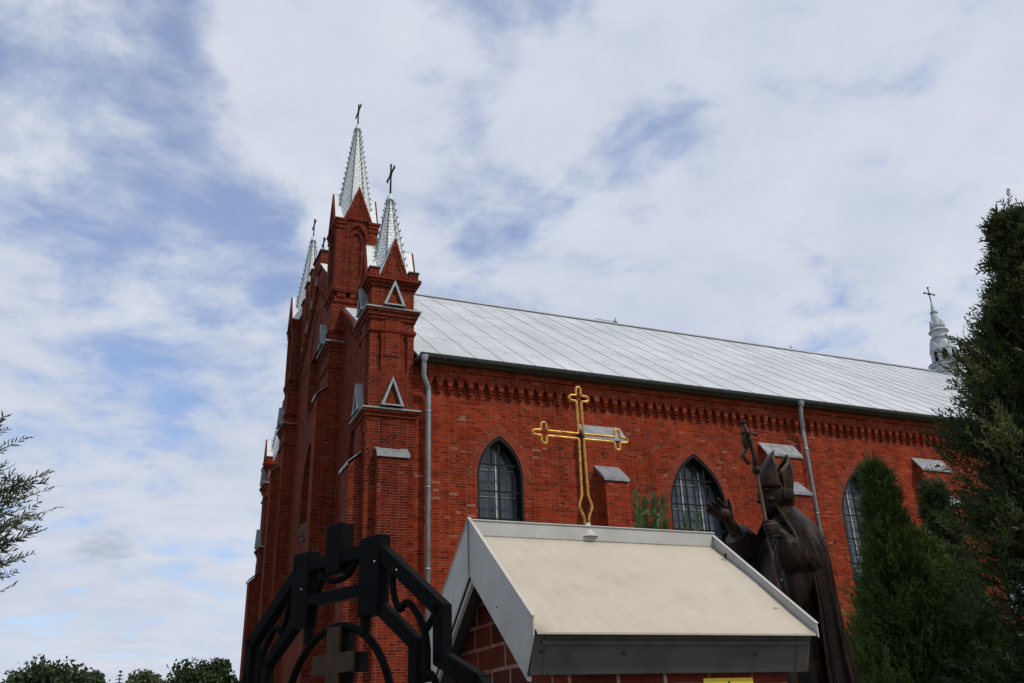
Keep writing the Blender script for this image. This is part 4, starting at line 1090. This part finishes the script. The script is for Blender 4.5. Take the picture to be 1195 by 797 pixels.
for sgn_, (ta, tz) in ((1, (-.005, 3.345)), (-1, (-.10, 3.315))):
    pth = []
    for i in range(nb + 1):
        u = -1 + 2 * i / nb; th = u * math.pi / 2
        bx = .03 + sgn_ * .118 * math.cos(th); by = .098 * math.sin(th); bz = 3.075 - .03 * (0 if sgn_ == 1 else 1) - .012 * math.sin(th) ** 2
        hgt = (1 - abs(u) ** 1.45); topz = bz + .135 + (tz - bz - .135) * hgt
        tx = ta + (bx - .03 - sgn_ * .118) * .35; tx = bx + (tx - bx) * hgt; ty = by * (.92 - .25 * hgt)
        pth.append(sp(tx, ty, topz))
    m.tube(pth, .007, 6)
k_ = metal_paint('worn_bronze_edge', (.070, .036, .014), .5, .4, .4, 12, spec=.25); m.build('mitre_border', k_, mit)
m = MB(); ell(m, (.015, 0, 3.08), (.095, .082, .11)); m.build('mitre_cap', M['bronze'], mit)
# crucifix staff
m = MB(); sa, sb = STF
stx = lambda z: (sa + .045 * (z - 2.75), sb, z)
m.tube([sp(*stx(.98)), sp(*stx(2.2)), sp(*stx(3.10))], [.0125, .012, .0115], 10); m.build('staff', k_, statue)
m = MB(); ell(m, stx(3.105), (.028, .028, .030), 8)
m.tube([sp(*stx(3.10)), sp(stx(3.2)[0] - .006, sb, 3.2), sp(stx(3.3)[0] + .004, sb, 3.3), sp(stx(3.43)[0] + .030, sb, 3.435)], [.018, .016, .016, .014], 8)
ell(m, (stx(3.43)[0] + .030, sb, 3.432), (.022, .022, .016), 8)
cz = 3.345; cx_ = stx(cz)[0] + .008
m.tube([sp(cx_ - .01, sb - .085, cz - .03), sp(cx_, sb - .04, cz + .01), sp(cx_, sb + .04, cz + .01), sp(cx_ - .01, sb + .085, cz - .03)], .011, 7)
fx = cx_ + .022   # small figure on the cross
m.tube([sp(fx, sb, cz - .005), sp(fx + .012, sb, cz - .05), sp(fx + .006, sb, cz - .095)], [.020, .022, .018], 8)
ell(m, (fx + .018, sb, cz + .012), (.017, .015, .020), 7)
for s in (1, -1):
    m.tube([sp(fx, sb + s * .015, cz - .012), sp(fx + .002, sb + s * .045, cz + .004), sp(fx - .014, sb + s * .082, cz - .022)], [.010, .009, .007], 6)
    m.tube([sp(fx + .004, sb + s * .009, cz - .095), sp(fx + .046, sb + s * .012, cz - .145), sp(fx + .004, sb + s * .006, cz - .205)], [.013, .012, .008], 6)
m.build('crucifix', M['bronze'], statue)
m = MB(); x, y = SB.x, SB.y
m.box(x - .42, x + .42, y - .42, y + .42, .12, .90); m.box(x - .55, x + .55, y - .55, y + .55, 0, .12); m.box(x - .48, x + .48, y - .48, y + .48, .90, .985); m.build('pedestal', M['stone'], statue, .01)

# ------------------------------------------------------------------ foliage
def quads_obj(name, V, tone, mat, parent):
    "V: (n,4,3) world quads"
    off = np.array(world_offset(parent)) if parent else np.zeros(3)
    n = len(V); me = bpy.data.meshes.new(name); me.vertices.add(4 * n); me.loops.add(4 * n); me.polygons.add(n)
    me.vertices.foreach_set('co', (V - off).reshape(-1).astype(np.float32)); me.loops.foreach_set('vertex_index', np.arange(4 * n, dtype=np.int32))
    me.polygons.foreach_set('loop_start', np.arange(0, 4 * n, 4, dtype=np.int32)); me.polygons.foreach_set('loop_total', np.full(n, 4, dtype=np.int32))
    a = me.attributes.new('tone', 'FLOAT', 'FACE'); a.data.foreach_set('value', tone.astype(np.float32))
    me.update(calc_edges=True); o = bpy.data.objects.new(name, me); col.objects.link(o); me.materials.append(mat)
    if parent: o.parent = parent
    return o
def nrm(a): return a / np.maximum(np.linalg.norm(a, axis=-1, keepdims=True), 1e-9)
def fronds(o, d, L, nl=9, wid=.09, spread=.62, tone=None, leaflen=.42):
    "flat scale-leaf sprays: o origins (n,3), d directions (n,3), L lengths (n,)"
    n = len(o); d = nrm(d); rnd = nrm(rng.normal(size=(n, 3))); s = nrm(np.cross(d, rnd)); nn = np.cross(d, s)
    out = []; tn = []
    t0 = rng.random(n) if tone is None else tone
    for j in range(nl):
        f = (j + .4) / nl + rng.uniform(-.5, .5, n) / nl; sg = 1 if j % 2 else -1
        if j == nl - 1: dirv = d.copy(); f = np.full(n, .66)
        else: dirv = nrm(d * (.75 + .25 * f)[:, None] + s * (sg * spread * rng.uniform(.45, 1.35, n))[:, None] + nn * rng.normal(scale=.38, size=(n, 1)) + np.array([0, 0, .15]))
        ll = (L * leaflen * (1.0 - .55 * abs(f - .35)))[:, None] * rng.uniform(.45, 1.25, (n, 1))
        b = o + d * (L * f)[:, None] - dirv * ll * .08
        wv = nrm(np.cross(dirv, nn + .35 * rng.normal(size=(n, 3)))) * (L * wid)[:, None] * .5
        q = np.stack([b, b + dirv * ll * .5 + wv, b + dirv * ll, b + dirv * ll * .5 - wv], 1)
        out.append(q); tn.append(np.clip(t0 + rng.normal(scale=.10, size=n), 0, 1))
    wv = nn * (L * .012)[:, None] + s * (L * .012)[:, None]   # stem
    out.append(np.stack([o - wv, o + wv, o + d * L[:, None] * .9 + wv * .4, o + d * L[:, None] * .9 - wv * .4], 1)); tn.append(t0 * .4)
    return np.concatenate(out), np.concatenate(tn)

def thuja(name, label, base, h, rad, nbr, nfr, L, group, mat, loose=.25, lean=(0, 0), power=.75, seed=1, zmin=.3, up=.75, profile=None):
    global rng
    rng = np.random.default_rng(seed)
    root = thing(name, label, 'tree', tuple(base), group)
    bx, by = base[0], base[1]
    m = MB(); m.tube([(bx, by, 0), (bx + lean[0] * .3, by + lean[1] * .3, h * .5), (bx + lean[0], by + lean[1], h * .93)], [rad * .09 + .03, rad * .06 + .02, .008], 8); m.build('trunk', M['bark'], root)
    # branch clumps
    u = rng.random(nbr) ** .75; zc = zmin + (h * .97 - zmin) * u
    def radius(z):
        if profile: return np.interp(h - z, profile[0], profile[1])
        return rad * np.clip(1 - (z / h) ** 1.25, 0.02, 1) ** power * np.clip(.55 + z / h * 2.2, 0, 1)
    prof_ = radius(zc)
    th = rng.random(nbr) * 2 * np.pi; rr = prof_ * rng.uniform(.55, 1.0 + loose, nbr)
    tips = np.stack([bx + lean[0] * (zc / h) ** 2 + rr * np.cos(th), by + lean[1] * (zc / h) ** 2 + rr * np.sin(th), zc + rr * .35], 1)
    start = np.stack([bx + lean[0] * (zc / h) ** 2 + rr * .25 * np.cos(th), by + lean[1] * (zc / h) ** 2 + rr * .25 * np.sin(th), zc - rr * .25], 1)
    bt = rng.random(nbr)
    bi = rng.integers(0, nbr, nfr); f = rng.random(nfr) ** .6
    sc_ = (.05 + .17 * prof_[bi] / rad) * rad * .9
    o = start[bi] + (tips[bi] - start[bi]) * f[:, None] + rng.normal(size=(nfr, 3)) * (sc_ * .55)[:, None]
    outw = np.stack([np.cos(th[bi]), np.sin(th[bi]), np.full(nfr, up)], 1)
    d = nrm(outw + rng.normal(scale=.55, size=(nfr, 3)))
    tone = np.clip(.12 + .62 * f * bt[bi] + .30 * rng.random(nfr), 0, 1)  # lighter towards the tips: lit spray edges put into the leaf colour
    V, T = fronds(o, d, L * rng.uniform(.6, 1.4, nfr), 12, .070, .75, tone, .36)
    # leader sprays
    nt_ = 26; zt = h * (.89 + .125 * rng.random(nt_)); ot = np.stack([bx + lean[0] * .97 + rng.normal(scale=.02, size=nt_), by + lean[1] * .97 + rng.normal(scale=.02, size=nt_), zt], 1)
    V2, T2 = fronds(ot, np.stack([rng.normal(scale=.35, size=nt_), rng.normal(scale=.35, size=nt_), np.ones(nt_)], 1), np.full(nt_, L * .9), 10, .085)
    # dense inner twigs so the crown is not see-through
    ni = nfr // 3; zi = zmin + (h * .78 - zmin) * rng.random(ni); ri = radius(zi) * .62 * np.sqrt(rng.random(ni)); ti = rng.random(ni) * 2 * np.pi
    oi = np.stack([bx + lean[0] * (zi / h) ** 2 + ri * np.cos(ti), by + lean[1] * (zi / h) ** 2 + ri * np.sin(ti), zi], 1)
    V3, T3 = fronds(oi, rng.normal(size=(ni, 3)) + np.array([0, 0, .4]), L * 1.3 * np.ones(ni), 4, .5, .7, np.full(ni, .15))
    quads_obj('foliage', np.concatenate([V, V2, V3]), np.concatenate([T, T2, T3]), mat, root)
    return root

GT = 'thuja trees beside the statue'
pA = at(1012, 560, 7.6); thuja('thuja_tree', 'narrow pointed dark green thuja right beside the bronze statue', (pA.x + .12, pA.y, 0), 3.60, .98, 300, 18000, .125, GT, M['thuja_green'], .12, (-.03, 0), 1.45, 3, .3, 1.5)
pA2 = at(1062, 640, 8.2); thuja('thuja_tree', 'low bushy thuja filling the gap between the pointed and the tall one', (pA2.x + .12, pA2.y + .1, 0), 3.12, 1.35, 380, 26000, .14, GT, M['thuja_green'], .15, (0, 0), .95, 5, .3, 1.3)
pB = at(1086, 572, 9.2); thuja('thuja_tree', 'thuja tip showing behind, between the pointed thuja and the tall one', (pB.x + .03, pB.y, 0), 3.84, .80, 240, 13000, .13, GT, M['thuja'], .12, (0, 0), 1.4, 7, .3, 1.4)
pC = at(1182, 256, 7.6); thuja('thuja_tree', 'tallest thuja with loose feathery sprays at the right edge', (pC.x + .03, pC.y + .02, 0), 5.55, .85, 380, 34000, .165, GT, M['thuja'], .32, (0, 0), 1.0, 9, .3, .85, ([0, .3, .6, 1.0, 1.3, 1.6, 2.2, 3.0, 4.2, 5.6], [.02, .06, .13, .24, .36, .56, .68, .82, 1.0, 1.05]))

# near thuja leaning in from the left edge
rng = np.random.default_rng(21)
tl = thing('thuja_tree', 'near thuja reaching in with a few open sprays at the left edge', 'tree', (-1.55, 5.75, 0))
m = MB(); m.tube([(-1.55, 5.75, 0), (-1.52, 5.72, 1.8), (-1.48, 5.7, 3.7)], [.07, .045, .008], 8); m.build('trunk', M['bark'], tl)
tips = [(10, 492, 5.0), (26, 505, 5.1), (2, 520, 4.9), (38, 548, 5.2), (63, 540, 5.15), (55, 562, 5.1), (22, 560, 5.0), (60, 585, 5.05), (34, 596, 5.15), (42, 612, 5.1), (12, 590, 4.95), (20, 622, 5.1), (30, 640, 5.05), (8, 640, 5), (14, 660, 5.1), (4, 680, 5.05), (0, 610, 5.0), (-6, 560, 5.0), (-8, 640, 5.1), (-12, 590, 5.2), (2, 575, 5.1), (14, 535, 5.0), (9, 555, 5.15), (16, 605, 5.0), (24, 578, 5.2), (6, 625, 5.05), (12, 645, 5.15), (0, 660, 5.0), (-4, 540, 5.1), (3, 600, 5.2)]
Vs = []; Ts = []; m = MB()
for (x_, y_, t_) in tips:
    tip = np.array(at(x_ - 10, y_ + 13, t_)); st = np.array([-1.5, 5.72, tip[2] - .22 - .15 * rng.random()])
    mid = st + (tip - st) * .55 + np.array([0, 0, -.06])
    m.tube([tuple(st), tuple(mid), tuple(tip)], [.012, .008, .003], 5)
    nf = 16; f = np.concatenate([rng.random(nf - 1) ** .6 * .92, [.96]]); 
    o = np.where(f[:, None] < .55, st + (mid - st) * (f / .55)[:, None], mid + (tip - mid) * ((f - .55) / .45)[:, None])
    dm = nrm(tip - mid); d = dm + rng.normal(scale=.50, size=(nf, 3)) + np.array([0, 0, .15]); d[-1] = dm
    V, T = fronds(o, d, rng.uniform(.13, .25, nf) * (1.2 - .55 * f), 13, .062, .80, None, .42); Vs.append(V); Ts.append(T)
nf = 1600; zt = 1.0 + 2.9 * rng.random(nf); rr = .62 * np.clip(1 - zt / 4.0, .02, 1) ** .7 * (.3 + .7 * rng.random(nf)); a_ = rng.random(nf) * 2 * np.pi
o = np.stack([-1.5 + rr * np.cos(a_), 5.72 + rr * np.sin(a_), zt], 1); V, T = fronds(o, np.stack([np.cos(a_), np.sin(a_), np.full(nf, .7)], 1) + rng.normal(scale=.4, size=(nf, 3)), rng.uniform(.12, .22, nf), 11, .07, .75); Vs.append(V); Ts.append(T)
quads_obj('foliage', np.concatenate(Vs), np.concatenate(Ts), M['thuja_near'], tl); m.build('branches', M['bark'], tl)

# distant trees
def far_tree(name, label, base, h, rw, nleaf, size, mat, group, seed, clumps=16, flat=.8):
    global rng
    rng = np.random.default_rng(seed)
    root = thing(name, label, 'tree', tuple(base), group); bx, by = base[0], base[1]
    m = MB(); m.tube([(bx, by, 0), (bx + .1, by, h * .45), (bx, by, h * .8)], [.35, .25, .06], 8)
    cz_ = h - rw * flat; C = []
    for k in range(clumps):
        v = nrm(rng.normal(size=3)); v[2] = abs(v[2]) * (1 if rng.random() < .75 else -.6); r_ = rng.uniform(.45, .80)
        C.append((bx + v[0] * rw * r_, by + v[1] * rw * r_, cz_ + v[2] * rw * flat * r_, rw * rng.uniform(.26, .42)))
        m.tube([(bx, by, h * .4), ((bx + C[-1][0]) / 2, (by + C[-1][1]) / 2, (h * .45 + C[-1][2]) / 2), C[-1][:3]], [.14, .09, .03], 5)
    m.build('trunk', M['bark'], root)
    C = np.array(C); ci = rng.integers(0, clumps, nleaf); v = nrm(rng.normal(size=(nleaf, 3))) * (rng.random((nleaf, 1)) ** .45) * C[ci, 3:4] * (1 + .22 * np.clip(rng.normal(size=(nleaf, 1)), -2, 1.3))
    o = C[ci, :3] + v; a = nrm(rng.normal(size=(nleaf, 3))); b = nrm(np.cross(a, rng.normal(size=(nleaf, 3)))); s = size * rng.uniform(.6, 1.3, (nleaf, 1))
    q = np.stack([o - a * s, o + b * s * .55, o + a * s, o - b * s * .55], 1)
    quads_obj('foliage', q, np.clip(.5 + .35 * rng.normal(size=nleaf), 0, 1), mat, root)
GF = 'distant trees beyond the churchyard'
def base_of(x, y, t): p = at(x, y, t); return (p.x, p.y, 0), p.z
b, z = base_of(62, 774, 90); far_tree('broadleaf_tree', 'broad dark green tree leftmost on the skyline', b, z, 4.4, 9000, .24, M['far_leaf'], GF, 31, 22, .72)
b, z = base_of(104, 780, 95); far_tree('broadleaf_tree', 'smaller dark tree joined to the right side of the broad one', b, z, 2.3, 4000, .22, M['far_leaf'], GF, 33, 12, .9)
b, z = base_of(171, 785, 120); far_tree('broadleaf_tree', 'pale green round tree between the little spruce and the dark tree', b, z, 2.9, 4500, .26, M['far_leaf_pale'], GF, 35, 12, .7)
b, z = base_of(238, 771, 85); far_tree('broadleaf_tree', 'dense dark tree close to the left side of the church front', b, z, 3.3, 9000, .22, M['far_leaf'], GF, 38, 20, .8)
b, z = base_of(254, 764, 86); far_tree('broadleaf_tree', 'slim taller tree top rising above the dense dark tree', b, z, 1.5, 2500, .20, M['far_leaf'], GF, 41, 9, 1.3)
b, z = base_of(141, 782, 110)
sptree = thing('spruce_tree', 'small pointed spruce between the broad dark tree and the pale round one', 'tree', b)
m = MB(); m.tube([(b[0], b[1], 0), (b[0], b[1], z)], [.25, .03], 8); m.build('trunk', M['bark'], sptree)
rng = np.random.default_rng(44); qs = []
for zt in np.arange(z * .3, z + .02, .42):
    r_ = .10 + (z - zt) * .30
    nq = 70; a_ = rng.random(nq) * 6.283; f = rng.random(nq) ** .6
    o = np.stack([b[0] + np.cos(a_) * r_ * f, b[1] + np.sin(a_) * r_ * f, zt - r_ * f * .25 + rng.normal(scale=.04, size=nq)], 1); d = nrm(np.stack([np.cos(a_), np.sin(a_), np.full(nq, -.15)], 1)); s_ = np.cross(d, [0, 0, 1])
    qs.append(np.stack([o - d * .18, o + s_ * .10, o + d * .22, o - s_ * .10], 1))
qs = np.concatenate(qs); quads_obj('foliage', qs, rng.random(len(qs)), M['spruce'], sptree)

# weeds showing over the ridge of the shrine
def weed(name, label, px, ptop, t, n, seed, group, spreadpx):
    global rng
    rng = np.random.default_rng(seed)
    p = at(px, 616, t); root = thing(name, label, 'plant', (p.x, p.y, 0), group)
    m = MB(); Vs = []; Ts = []
    for k in range(n):
        xx = px + rng.uniform(-spreadpx, spreadpx); yy = ptop + abs(rng.normal()) * 9
        tip = np.array(at(xx, yy, t + rng.uniform(-.15, .15))); b_ = np.array([p.x + rng.normal() * .08, p.y + rng.normal() * .08, 0.0])
        lo = tip * .72 + b_ * .28; lo[2] = tip[2] * .7
        m.tube([tuple(b_), tuple(lo), tuple(tip)], [.008, .006, .002], 5)
        nf = 80; f = rng.random(nf) ** .8; o = lo + (tip - lo) * f[:, None]
        d = np.array([0, 0, 1.5]) + rng.normal(scale=.55, size=(nf, 3))
        L_ = rng.uniform(.04, .10, nf) * (1.35 - .8 * f); dn = nrm(d); s_ = nrm(np.cross(dn, rng.normal(size=(nf, 3)))) * (L_ * .11)[:, None]
        Vs.append(np.stack([o, o + dn * L_[:, None] * .5 + s_, o + dn * L_[:, None], o + dn * L_[:, None] * .5 - s_], 1)); Ts.append(rng.random(nf))
    m.build('stem', M['weed'], root); quads_obj('leaves', np.concatenate(Vs), np.concatenate(Ts), M['weed'], root)
weed('tall_weed', 'tuft of tall feathery green weeds behind the ridge of the cream roof', 752, 577, 4.4, 16, 51, 'weeds behind the shrine', 13)
weed('tall_weed', 'single leafy weed stem right of the tuft behind the cream roof', 774, 583, 4.5, 4, 52, 'weeds behind the shrine', 3)
weed('tall_weed', 'two thin weed stems in front of the middle church window', 806, 596, 4.5, 2, 53, 'weeds behind the shrine', 7)

# grey lamp pole at the very left edge
p = at(-1, 560, 9.0)
pole = thing('metal_pole', 'grey metal pole cut by the left edge behind the thuja sprays', 'pole', (p.x - .02, p.y, 0))
m = MB(); m.tube([(p.x - .02, p.y, 0), (p.x - .02, p.y, p.z)], .03, 10); m.revolve((p.x - .02, p.y, p.z), [(.03, 0), (.022, .02), (0, .03)], 10); m.build('shaft', M['pipe'], pole)
m = MB(); m.revolve((p.x - .02, p.y, 0), [(.10, 0), (.10, .03), (.04, .08), (.03, .1)], 12); m.build('base_flange', M['pipe'], pole)
